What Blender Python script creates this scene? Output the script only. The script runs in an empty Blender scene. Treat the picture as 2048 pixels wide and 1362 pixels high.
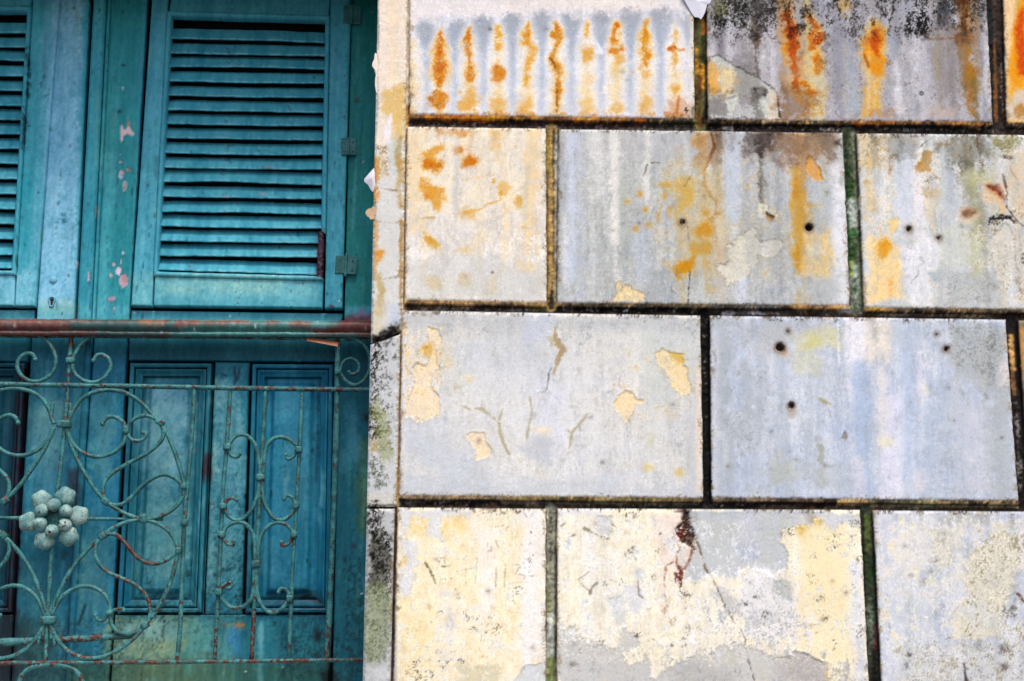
import bpy, math
import numpy as np
from math import radians as RAD

# ------------------------------------------------------------------ camera, sky, sun, exposure
scene = bpy.context.scene
FPX, PCX, PCY = 2844.0, 1024.0, 681.0           # focal length and centre, in photograph pixels
PITCH, ROLL, YAW, DOOR_YAW = RAD(10.886), RAD(0.233), RAD(1.54), RAD(2.477)
_fwd = np.array([math.sin(YAW)*math.cos(PITCH), math.cos(YAW)*math.cos(PITCH), math.sin(PITCH)])
_r0 = np.array([math.cos(YAW), -math.sin(YAW), 0.0]); _u0 = np.cross(_r0, _fwd)
_right = math.cos(ROLL)*_r0 + math.sin(ROLL)*_u0
_up = -math.sin(ROLL)*_r0 + math.cos(ROLL)*_u0
TARGET = np.array([0.0, 0.0, 2.32])             # where the view meets the face of the wall
CAM = TARGET - 3.555*_fwd
cam_data = bpy.data.cameras.new('camera')
cam_data.sensor_width = 36.0; cam_data.lens = FPX/2048*36.0
cam_data.clip_start = 0.05; cam_data.clip_end = 3000
cam = bpy.data.objects.new('camera', cam_data)
scene.collection.objects.link(cam); scene.camera = cam
from mathutils import Matrix
M = Matrix.Identity(4)
for i in range(3):
    M[i][0] = _right[i]; M[i][1] = _up[i]; M[i][2] = -_fwd[i]; M[i][3] = CAM[i]
cam.matrix_world = M

SUN_EL, SUN_AZ = RAD(60), RAD(20)               # soft light high in front, a little from the right
world = bpy.data.worlds.new('World'); scene.world = world; world.use_nodes = True
wn = world.node_tree.nodes; wl = world.node_tree.links
sky = wn.new('ShaderNodeTexSky'); sky.sky_type = 'NISHITA'; sky.sun_disc = False
sky.sun_elevation = SUN_EL; sky.sun_rotation = math.pi - SUN_AZ
sky.dust_density = 4.0; sky.air_density = 1.0
wl.new(sky.outputs[0], wn['Background'].inputs[0]); wn['Background'].inputs[1].default_value = 0.12
sun_data = bpy.data.lights.new('sun', 'SUN'); sun_data.energy = 1.5; sun_data.angle = RAD(25)
sun_data.color = (1.0, 0.96, 0.91)
sun = bpy.data.objects.new('sun', sun_data); scene.collection.objects.link(sun)
from mathutils import Vector
_sd = Vector((math.sin(SUN_AZ)*math.cos(SUN_EL), -math.cos(SUN_AZ)*math.cos(SUN_EL), math.sin(SUN_EL)))
sun.rotation_euler = _sd.to_track_quat('Z', 'Y').to_euler()
scene.view_settings.view_transform = 'Standard'; scene.view_settings.look = 'None'
scene.view_settings.gamma = 1.0; scene.view_settings.use_curve_mapping = False
scene.view_settings.exposure = 0.88
scene.render.engine = 'CYCLES'

# ------------------------------------------------------------------ helpers: rays, planes
def ray(px, py):
    d = _fwd*FPX + _right*(px-PCX) - _up*(py-PCY)
    return d/np.linalg.norm(d)
class Plane:
    """vertical plane: origin p0, along t, outward n; local (s, z, w)"""
    def __init__(self, p0, yaw):
        self.p0 = np.array(p0, float); self.t = np.array([math.cos(yaw), math.sin(yaw), 0.0])
        self.n = np.array([math.sin(yaw), -math.cos(yaw), 0.0])
    def hit(self, px, py, w=0.0):
        d = ray(px, py); k = np.dot(self.p0 + w*self.n - CAM, self.n)/np.dot(d, self.n)
        p = CAM + k*d
        return float(np.dot(p-self.p0, self.t)), float(p[2])
    def world(self, s, z, w):
        s, z, w = np.broadcast_arrays(np.asarray(s, float), np.asarray(z, float), np.asarray(w, float))
        P = self.p0[:2] + s[..., None]*self.t[:2] + w[..., None]*self.n[:2]
        return np.concatenate([P, z[..., None]], -1)
WALL = Plane((0, 0, 0), 0.0)
DOOR = Plane((-0.36, 0.34, 0), DOOR_YAW)
RAIL = Plane((-0.36, 0.272, 0), DOOR_YAW)
PXM = 1/800.0                                   # metres per photograph pixel on the wall

def lin(c, k=1.0):
    c = np.asarray(c, float)/255.0
    return np.where(c <= 0.04045, c/12.92, ((c+0.055)/1.055)**2.4)*k
def sstep(a, b, x):
    t = np.clip((x-a)/(b-a), 0, 1); return t*t*(3-2*t)

# ------------------------------------------------------------------ helpers: noise and painted-on wear
def fbm(shape, beta, ax=1.0, az=1.0, lo=0.0, seed=0):
    """spectral noise; ax, az stretch it along each axis; lo cuts wavelengths above 1/lo cells"""
    rg = np.random.default_rng(seed)
    h, w = shape
    F = np.fft.rfft2(rg.standard_normal((h, w)))
    fz = np.fft.fftfreq(h)[:, None]*az; fx = np.fft.rfftfreq(w)[None]*ax
    k = np.sqrt(fx*fx+fz*fz); k[0, 0] = 1
    A = k**(-beta/2.0)
    if lo > 0: A = A*(1-np.exp(-(k/lo)**2))
    A[0, 0] = 0
    n = np.fft.irfft2(F*A, (h, w)); return n/n.std()

ZOOM = {'A': (740, 0, 4.006), 'B': (1200, 0, 4.007), 'C': (1600, 0, 4.007), 'D': (740, 320, 3.784),
        'E': (1200, 320, 3.784), 'F': (1600, 320, 3.783), 'G': (720, 660, 3.783), 'H': (1200, 660, 3.784),
        'I': (1600, 660, 3.783), 'J': (720, 980, 3.565), 'K': (1200, 980, 3.566), 'L': (1600, 980, 3.565),
        '1': (0, 0, 4.005), '2': (380, 0, 4.005), '3': (0, 320, 4.005), '4': (380, 320, 4.005),
        '5': (0, 620, 4.005), '6': (380, 620, 4.005), '7': (0, 940, 3.2275), '8': (380, 940, 3.2275), 'p': (0, 0, 1.0)}
def zp(k, pts):
    ox, oy, s = ZOOM[k]
    return [(ox+x/s, oy+y/s) for x, y in pts]

class Canvas:
    """colour and relief of weathered paint, laid out in metres on a plane"""
    def __init__(self, plane, s0, s1, z0, z1, cell, base, seed):
        self.pl, self.s0, self.z0, self.cell = plane, s0, z0, cell
        self.nx = int((s1-s0)/cell)+1; self.nz = int((z1-z0)/cell)+1
        self.C = np.ones((self.nz, self.nx, 3))*np.asarray(base, float)/255.0
        self.H = np.zeros((self.nz, self.nx))
        sh = (self.nz, self.nx)
        self.N = fbm(sh, 2.3, lo=0.010, seed=seed)           # ragged edges
        self.M = fbm(sh, 2.4, lo=0.002, seed=seed+1)         # broad blotches
        self.V = fbm(sh, 1.9, 1.0, 9.0, lo=0.01, seed=seed+2)  # vertical streaks (long in z)
        self.G = fbm(sh, 0.5, seed=seed+3)                   # grain
        self.K = fbm(sh, 1.2, lo=0.03, seed=seed+4)          # specks
        self.Hs = fbm(sh, 1.0, 8.0, 1.0, lo=0.03, seed=seed+5); self.Q = fbm(sh, 1.7, 1.0, 1.6, lo=0.012, seed=seed+6); self.W = fbm(sh, 4.2, lo=0.003, seed=seed+7)  # horizontal grain
        self.gx = s0+np.arange(self.nx)*cell; self.gz = z0+np.arange(self.nz)*cell
    def pts(self, k, pts): return np.array([self.pl.hit(*p) for p in zp(k, pts)])
    def box(self, q, pad):
        i0 = max(0, int((q[:, 0].min()-pad-self.s0)/self.cell)); i1 = min(self.nx, int((q[:, 0].max()+pad-self.s0)/self.cell)+2)
        j0 = max(0, int((q[:, 1].min()-pad-self.z0)/self.cell)); j1 = min(self.nz, int((q[:, 1].max()+pad-self.z0)/self.cell)+2)
        return (slice(j0, j1), slice(i0, i1)) if i1 > i0 and j1 > j0 else None
    def apply(self, sl, m, col, h=0.0):
        c = self.C[sl]
        c += (np.asarray(col, float)/255.0 - c)*m[..., None]
        if h: self.H[sl] += h*m
    def dist_poly(self, q, sl):
        X, Z = np.meshgrid(self.gx[sl[1]], self.gz[sl[0]])
        d2 = np.full(X.shape, 1e9); ins = np.zeros(X.shape, bool)
        n = len(q)
        for i in range(n):
            ax, az = q[i]; bx, bz = q[(i+1) % n]
            ex, ez = bx-ax, bz-az; L = ex*ex+ez*ez+1e-12
            t = np.clip(((X-ax)*ex+(Z-az)*ez)/L, 0, 1)
            d2 = np.minimum(d2, (X-ax-t*ex)**2+(Z-az-t*ez)**2)
            c = (az > Z) != (bz > Z)
            if ez != 0: ins ^= c & (X < ax+(Z-az)*ex/ez)
        d = np.sqrt(d2); return np.where(ins, -d, d)
    def P(self, k, pts, col, a=1.0, soft=2.0, rough=4.0, h=0.0, edge=None, ea=0.6, speck=None):
        """filled patch with a ragged edge"""
        q = self.pts(k, pts); sl = self.box(q, (soft+rough*2+12)*PXM)
        if sl is None: return
        d = self.dist_poly(q, sl)/PXM + rough*self.N[sl]*0.6 + min(rough, 2.0)*0.28*self.K[sl]
        if edge is None and speck is None and 1.2 < rough: soft = soft+1.6
        m = sstep(soft, -soft, d)
        if speck is None and rough > 1.2 and edge is None: self.apply(sl, 0.22*a*sstep(10, 0, d)*(1-m), col)
        if speck is None and rough > 1.2: m = m*np.clip(0.86+0.16*self.Q[sl]+0.06*self.G[sl], 0.25, 1)
        if edge is not None: self.H[sl] += 0.0005*np.exp(-((d-2.5)/1.6)**2)
        if edge is not None: self.apply(sl, ea*np.exp(-((d-0.6)/1.3)**2)*sstep(-0.9, 0.6, self.K[sl]), edge)
        if speck is not None: m = m*sstep(speck-0.25, speck+0.25, self.K[sl])
        self.apply(sl, m*a, col, h)
    def R(self, k, x0, y0, x1, y1, col, a=1.0, soft=4.0, rough=5.0, **kw):
        self.P(k, [(x0, y0), (x1, y0), (x1, y1), (x0, y1)], col, a, soft, rough, **kw)
    def E(self, k, cx, cy, rx, ry, col, a=1.0, soft=2.0, rough=4.0, **kw):
        n = 14
        self.P(k, [(cx+rx*math.cos(i*2*math.pi/n), cy+ry*math.sin(i*2*math.pi/n)) for i in range(n)], col, a, soft, rough, **kw)
    def S(self, k, pts, w, col, a=1.0, soft=1.5, rough=1.5, h=0.0, speck=None):
        """stroke; w = width in pixels, one number or one per point"""
        q = self.pts(k, pts); w = [w]*len(pts) if np.isscalar(w) else w
        sl = self.box(q, (max(w)+soft+2*rough+3)*PXM)
        if sl is None: return
        X, Z = np.meshgrid(self.gx[sl[1]], self.gz[sl[0]])
        d = np.full(X.shape, 1e9)
        for i in range(len(q)-1):
            ax, az = q[i]; bx, bz = q[i+1]
            ex, ez = bx-ax, bz-az; L = ex*ex+ez*ez+1e-12
            t = np.clip(((X-ax)*ex+(Z-az)*ez)/L, 0, 1)
            d = np.minimum(d, np.hypot(X-ax-t*ex, Z-az-t*ez)/PXM-(w[i]+t*(w[i+1]-w[i]))/2)
        d = d+rough*self.N[sl]*0.6+min(rough, 2.0)*0.25*self.K[sl]
        m = sstep(soft, -soft, d)
        if rough > 2.5 and speck is None: m = m*np.clip(0.88+0.18*self.Q[sl], 0.2, 1)
        if speck is not None: m = m*sstep(speck-0.25, speck+0.25, self.K[sl])
        self.apply(sl, m*a, col, h)
    def cracks(self, k, pts, size, wid, col, a=0.9, seed=1, soft=10):
        """net of cracks in old paint"""
        q = self.pts(k, pts); sl = self.box(q, soft*PXM)
        if sl is None: return
        X, Z = np.meshgrid(self.gx[sl[1]], self.gz[sl[0]])
        Xw = X+self.N[sl]*PXM*size*0.18; Zw = Z+self.M[sl]*PXM*size*0.18
        rg = np.random.default_rng(seed); lo = q.min(0); hi = q.max(0)
        n = int((hi[0]-lo[0])*(hi[1]-lo[1])/(size*PXM)**2)+4
        c = lo+rg.random((n, 2))*(hi-lo)
        d1 = np.full(X.shape, 1e9); d2 = np.full(X.shape, 1e9)
        for x, z in c:
            d = np.hypot(Xw-x, (Zw-z)*0.8); d2 = np.minimum(d2, np.maximum(d1, d)); d1 = np.minimum(d1, d)
        m = sstep(wid, wid*0.3, (d2-d1)/PXM)*sstep(soft, -soft, self.dist_poly(q, sl)/PXM)*sstep(-0.7, 0.5, self.M[sl])
        self.apply(sl, m*a, col, -0.0006)
    def mottle(self, k, pts, col, thr=0.3, a=0.8, soft=8.0, sharp=0.18, h=0.0):
        """crumbly patches inside an area"""
        q = self.pts(k, pts); sl = self.box(q, (soft+8)*PXM)
        if sl is None: return
        d = self.dist_poly(q, sl)/PXM + 4*self.N[sl]
        m = sstep(soft, -soft, d)*sstep(thr-sharp, thr+sharp, self.Q[sl]*0.9+0.10*self.K[sl]+0.12*self.M[sl])
        self.apply(sl, m*a, col, h)
    def tone(self, n, amt, tint=(1, 1, 1)):
        self.C *= np.clip(1+amt*n[..., None]*np.asarray(tint, float), 0.3, 1.7)
    def look(self, s, z, A):
        u = np.clip((s-self.s0)/self.cell, 0, self.nx-1.001); v = np.clip((z-self.z0)/self.cell, 0, self.nz-1.001)
        i = u.astype(int); j = v.astype(int); fu = u-i; fv = v-j
        if A.ndim == 3: fu = fu[..., None]; fv = fv[..., None]
        return (A[j, i]*(1-fu)+A[j, i+1]*fu)*(1-fv)+(A[j+1, i]*(1-fu)+A[j+1, i+1]*fu)*fv

# ------------------------------------------------------------------ helpers: objects
def link(o, parent=None):
    scene.collection.objects.link(o)
    if parent is not None: o.parent = parent
    return o
def thing(name, loc, label, cat, group=None):
    o = bpy.data.objects.new(name, None); o.empty_display_size = 0.1; o.location = loc
    o['label'] = label; o['category'] = cat
    if group: o['group'] = group
    return link(o)
def root_loc(p):
    v = np.zeros(3)
    while p is not None: v += np.array(p.location); p = p.parent
    return v
def mesh_obj(name, verts, faces, mat, parent=None, cols=None, smooth=True, rust=None):
    """verts (n,3) in world metres; faces (m,4) array or list of tuples"""
    verts = np.asarray(verts, float).reshape(-1, 3) - root_loc(parent)
    me = bpy.data.meshes.new(name)
    if isinstance(faces, np.ndarray):
        m, k = faces.shape
        me.vertices.add(len(verts)); me.vertices.foreach_set('co', verts.ravel())
        me.loops.add(m*k); me.loops.foreach_set('vertex_index', faces.ravel().astype(np.int32))
        me.polygons.add(m); me.polygons.foreach_set('loop_start', np.arange(0, m*k, k, dtype=np.int32))
        me.polygons.foreach_set('loop_total', np.full(m, k, np.int32))
    else:
        me.from_pydata([tuple(v) for v in verts], [], [tuple(f) for f in faces])
    me.update(calc_edges=True); me.validate()
    me.polygons.foreach_set('use_smooth', np.full(len(me.polygons), smooth))
    if cols is not None:
        at = me.attributes.new('Col', 'FLOAT_COLOR', 'POINT')
        c = np.ones((len(verts), 4)); c[:, :3] = np.asarray(cols).reshape(-1, 3)
        at.data.foreach_set('color', c.ravel())
    if rust is not None:
        at = me.attributes.new('rust', 'FLOAT', 'POINT'); at.data.foreach_set('value', np.asarray(rust, float).ravel())
    me.materials.append(mat)
    return link(bpy.data.objects.new(name, me), parent)
def grid_faces(nv, nu):
    j, i = np.meshgrid(np.arange(nv-1), np.arange(nu-1), indexing='ij')
    a = j*nu+i
    return np.stack([a, a+1, a+nu+1, a+nu], -1).reshape(-1, 4)
def spread(L, step, b):
    """0..L: doubled edge, fine steps over the bevel b, then even steps"""
    inner = np.linspace(b, L-b, max(2, int(round((L-2*b)/step))+1))
    e = np.linspace(0, b, 4)[:-1]
    return np.concatenate([[0.0], e, inner, (L-e)[::-1], [L]])
def slab(name, plane, corners, w, depth, bevel, canvas, mat, parent, step=0.004, k=1.0, joint=None, rough=0.0003,
         relief=1.0, wob=0.0, chip=0.0, profile=None, tint=None, low_bevel=1.0):
    """board or block: corners TL,TR,BR,BL as local (s,z); front at w; sides reach back by depth"""
    TL, TR, BR, BL = [np.array(c) for c in corners]
    Wd = (np.linalg.norm(TR-TL)+np.linalg.norm(BR-BL))/2; Hd = (np.linalg.norm(BL-TL)+np.linalg.norm(BR-TR))/2
    bv = min(bevel, Wd*0.3, Hd*0.3)
    u = spread(Wd, step, bv); v = spread(Hd, step, bv*low_bevel)
    U, V = np.meshgrid(u/Wd, v/Hd); U4, V4 = U[..., None], V[..., None]
    Q = (BL*(1-U4)+BR*U4)*(1-V4)+(TL*(1-U4)+TR*U4)*V4
    e = np.minimum(np.minimum(U, 1-U)*Wd, np.minimum(V/low_bevel, 1-V)*Hd)
    s, z = Q[..., 0], Q[..., 1]
    Nn = canvas.look(s, z, canvas.N)
    d = np.maximum(0, bv*(1+chip*np.clip(Nn, -1.5, 2.5))-e) if chip else np.maximum(0, bv-e)
    d = d - canvas.look(s, z, canvas.H)*relief - rough*canvas.look(s, z, canvas.G) - wob*canvas.look(s, z, canvas.W)
    if profile is not None: d = d + profile(e)
    d = np.minimum(d, depth*0.9)
    ring = np.zeros(U.shape, bool); ring[0] = ring[-1] = True; ring[:, 0] = ring[:, -1] = True
    d = np.where(ring, depth, d)
    P = plane.world(s, z, w-d)
    c = canvas.look(s, z, canvas.C)
    if joint is not None:
        low = (V*Hd < bv*1.3*low_bevel) & (V*Hd/low_bevel <= np.minimum(U, 1-U)*Wd+0.002)
        f = np.where(low, sstep(0.05, 0.3, (bv-e)/bv+0.10*Nn), sstep(0.3, 0.95, (bv-e)/bv+0.15*Nn))[..., None]
        c = c*(1-f)+joint.look(s, z, joint.C)*f*np.where(low, 1.45, 1.0)[..., None]
    c = lin(np.clip(c, 0, 1)*255, k)
    if tint is not None: c = c*np.asarray(tint)
    return mesh_obj(name, P, grid_faces(*U.shape), mat, parent, c)
def pxq(plane, w, pts): return [plane.hit(x, y, w) for x, y in pts]

def nodes_mat(name):
    m = bpy.data.materials.new(name); m.use_nodes = True
    return m, m.node_tree.nodes, m.node_tree.links, m.node_tree.nodes['Principled BSDF']
def coat(name, rough=0.85, spec=0.25, n_scale=260, n_amt=0.10, b_scale=(320, 70), b_str=0.35, b_dist=0.0012, rvar=0.1):
    """weathered surface: its colour from the wear attribute, with fine grain and relief from noise"""
    m, n, l, b = nodes_mat(name)
    at = n.new('ShaderNodeAttribute'); at.attribute_name = 'Col'
    tc = n.new('ShaderNodeNewGeometry')
    nz = n.new('ShaderNodeTexNoise'); nz.inputs['Scale'].default_value = n_scale; nz.inputs['Detail'].default_value = 3
    l.new(tc.outputs['Position'], nz.inputs['Vector'])
    mr = n.new('ShaderNodeMapRange'); mr.inputs[1].default_value = 0.3; mr.inputs[2].default_value = 0.7
    mr.inputs[3].default_value = 1-n_amt; mr.inputs[4].default_value = 1+n_amt
    l.new(nz.outputs['Fac'], mr.inputs[0])
    mx = n.new('ShaderNodeVectorMath'); mx.operation = 'SCALE'
    l.new(at.outputs['Color'], mx.inputs[0]); l.new(mr.outputs[0], mx.inputs['Scale'])
    l.new(mx.outputs[0], b.inputs['Base Color'])
    prev = None
    for i, sc in enumerate(b_scale):
        nb = n.new('ShaderNodeTexNoise'); nb.inputs['Scale'].default_value = sc; nb.inputs['Detail'].default_value = 4
        l.new(tc.outputs['Position'], nb.inputs['Vector'])
        bp = n.new('ShaderNodeBump'); bp.inputs['Strength'].default_value = b_str; bp.inputs['Distance'].default_value = b_dist*(1+i)
        l.new(nb.outputs['Fac'], bp.inputs['Height'])
        if prev: l.new(prev.outputs[0], bp.inputs['Normal'])
        prev = bp
    l.new(prev.outputs[0], b.inputs['Normal'])
    rr = n.new('ShaderNodeMapRange'); rr.inputs[3].default_value = rough-rvar; rr.inputs[4].default_value = min(1, rough+rvar)
    l.new(nz.outputs['Fac'], rr.inputs[0]); l.new(rr.outputs[0], b.inputs['Roughness'])
    b.inputs['Specular IOR Level'].default_value = spec
    return m
MAT_WALL = coat('weathered_stucco', 0.92, 0.15, 420, 0.08, (700, 200), 0.07, 0.0005)
MAT_DOOR = coat('teal_paint', 0.55, 0.22, 120, 0.04, (400, 90), 0.05, 0.0006, 0.12)
MAT_RAIL = coat('handrail_paint', 0.45, 0.45, 200, 0.15, (260, 60), 0.4, 0.0015, 0.12)
def plain(name, col, rough=0.8, var=0.25, scale=20):
    m, n, l, b = nodes_mat(name)
    tc = n.new('ShaderNodeNewGeometry'); nz = n.new('ShaderNodeTexNoise'); nz.inputs['Scale'].default_value = scale
    nz.inputs['Detail'].default_value = 6; l.new(tc.outputs['Position'], nz.inputs['Vector'])
    r = n.new('ShaderNodeValToRGB'); c = np.array(col)
    r.color_ramp.elements[0].position = 0.3; r.color_ramp.elements[1].position = 0.7
    r.color_ramp.elements[0].color = (*(c*(1-var)), 1); r.color_ramp.elements[1].color = (*np.minimum(c*(1+var), 1), 1)
    l.new(nz.outputs['Fac'], r.inputs[0]); l.new(r.outputs[0], b.inputs['Base Color'])
    b.inputs['Roughness'].default_value = rough
    bp = n.new('ShaderNodeBump'); bp.inputs['Strength'].default_value = 0.3; bp.inputs['Distance'].default_value = 0.002
    l.new(nz.outputs['Fac'], bp.inputs['Height']); l.new(bp.outputs[0], b.inputs['Normal'])
    return m
def iron_mat(name, paint_a, paint_b, rust_base, wear=0.3):
    m, n, l, b = nodes_mat(name)
    g = n.new('ShaderNodeNewGeometry')
    def noise(sc, det=5):
        x = n.new('ShaderNodeTexNoise'); x.inputs['Scale'].default_value = sc; x.inputs['Detail'].default_value = det
        l.new(g.outputs['Position'], x.inputs['Vector']); return x
    def ramp(src, p0, c0, p1, c1):
        r = n.new('ShaderNodeValToRGB'); r.color_ramp.elements[0].position = p0; r.color_ramp.elements[1].position = p1
        r.color_ramp.elements[0].color = (*c0, 1); r.color_ramp.elements[1].color = (*c1, 1); l.new(src, r.inputs[0]); return r
    n1, n2, n3 = noise(35), noise(75, 8), noise(220)
    paint = ramp(n1.outputs['Fac'], 0.35, paint_a, 0.68, paint_b)
    rust = ramp(n3.outputs['Fac'], 0.35, (0.022, 0.008, 0.006), 0.7, (0.13, 0.036, 0.018))
    at = n.new('ShaderNodeAttribute'); at.attribute_name = 'rust'
    add = n.new('ShaderNodeMath'); add.operation = 'ADD'; l.new(n2.outputs['Fac'], add.inputs[0]); l.new(at.outputs['Fac'], add.inputs[1])
    mask = ramp(add.outputs[0], rust_base, (0, 0, 0), rust_base+0.04, (1, 1, 1))
    mix = n.new('ShaderNodeMix'); mix.data_type = 'RGBA'
    l.new(mask.outputs[0], mix.inputs[0]); l.new(paint.outputs[0], mix.inputs[6]); l.new(rust.outputs[0], mix.inputs[7])
    dk = ramp(n3.outputs['Fac'], 0.34, (wear, wear*1.1, wear*1.1), 0.52, (1, 1, 1))
    mul = n.new('ShaderNodeMix'); mul.data_type = 'RGBA'; mul.blend_type = 'MULTIPLY'; mul.inputs[0].default_value = 1
    l.new(mix.outputs[2], mul.inputs[6]); l.new(dk.outputs[0], mul.inputs[7]); l.new(mul.outputs[2], b.inputs['Base Color'])
    b.inputs['Roughness'].default_value = 0.6; b.inputs['Specular IOR Level'].default_value = 0.4
    bp = n.new('ShaderNodeBump'); bp.inputs['Strength'].default_value = 0.6; bp.inputs['Distance'].default_value = 0.0015
    l.new(n2.outputs['Fac'], bp.inputs['Height']); l.new(bp.outputs[0], b.inputs['Normal'])
    return m
MAT_IRON = iron_mat('green_iron_paint', (0.010, 0.085, 0.088), (0.05, 0.23, 0.235), 0.60)
MAT_ROSE = iron_mat('pale_iron_paint', (0.075, 0.20, 0.205), (0.30, 0.43, 0.39), 0.655, 0.5)
MAT_DARK = plain('dark_interior', (0.014, 0.008, 0.014), 0.9)
MAT_CORE = plain('wall_render', (0.50, 0.49, 0.48), 0.95, 0.2, 9)
MAT_LINTEL_DARK = plain('dark_lintel_render', (0.09, 0.085, 0.08), 0.95, 0.3, 9)  # lintel tone set dark to cut bounced light on the door top
MAT_PAVE = plain('worn_asphalt', (0.075, 0.073, 0.07), 0.9, 0.25, 3)
# ------------------------------------------------------------------ the ground
def flat_quad(name, x0, x1, y0, y1, z, mat):
    o = mesh_obj(name, [(x0, y0, z), (x1, y0, z), (x1, y1, z), (x0, y1, z)], [(0, 1, 2, 3)], mat); o['kind'] = 'structure'; return o
flat_quad('pavement', -600, 600, -1200, 600, 0.0, MAT_PAVE)

# ------------------------------------------------------------------ the wall: blocks and their wear
BLK = dict(
 B11=[(818,-140),(1387,-140),(1391,244),(818,236)], B12=[(1411,-140),(1968,-140),(1987,251),(1415,246)],
 B13=[(2002,-140),(2560,-140),(2590,257),(2013,253)],
 B21=[(813,251.5),(1093,255.5),(1095,613),(808,607)], B22=[(1117,256.5),(1687,263.5),(1702,618),(1113,613)],
 B23=[(1713,264.5),(2290,271.5),(2312,629),(1728,622)],
 B31=[(803,619.5),(1402,629.5),(1409,1004),(797,998)], B32=[(1419,629.5),(2013,637.5),(2039,1009),(1422,1003)],
 B33=[(2036,639.5),(2620,646.5),(2650,1016),(2061,1011)],
 B41=[(794,1013.5),(1093,1016.5),(1093,1410),(784,1410)], B42=[(1113,1015.5),(1722,1018.5),(1742,1410),(1113,1410)],
 B43=[(1746,1019.5),(2360,1024.5),(2390,1416),(1764,1412)])
wc = Canvas(WALL, -0.45, 1.40, 1.36, 3.42, 0.002, (210, 213, 218), 11)
jc = Canvas(WALL, -0.45, 1.40, 1.36, 3.42, 0.003, (46, 38, 34), 51)
P, R, E, S = wc.P, wc.R, wc.E, wc.S
OC = (222, 160, 62); OC2 = (206, 122, 24); RU = (188, 84, 14); PEACH = (244, 224, 194); LAV = (226, 225, 236)
BL = (180, 193, 214); GR = (176, 180, 186); BK = (34, 30, 30); BRN = (150, 112, 66)
bases = dict(B11=(224,223,230), B12=(182,181,187), B13=(226,186,120), B21=(230,224,216), B22=(190,194,197), B23=(209,212,212),
             B31=(220,220,220), B32=(200,208,222), B33=(150,135,110), B41=(250,236,208), B42=(247,239,219), B43=(210,214,224))
for kx, q in BLK.items(): P('p', q, bases[kx], 1, 5, 0)
# broad tone: lavender-blue against warm grey, long vertical runs of water
wc.C += wc.M[..., None]*np.array([0.010, 0.006, -0.006]) + wc.V[..., None]*np.array([0.022, 0.020, 0.017]) + wc.Q[..., None]*np.array([0.014, 0.015, 0.017])
rgw = np.random.default_rng(8)
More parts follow.
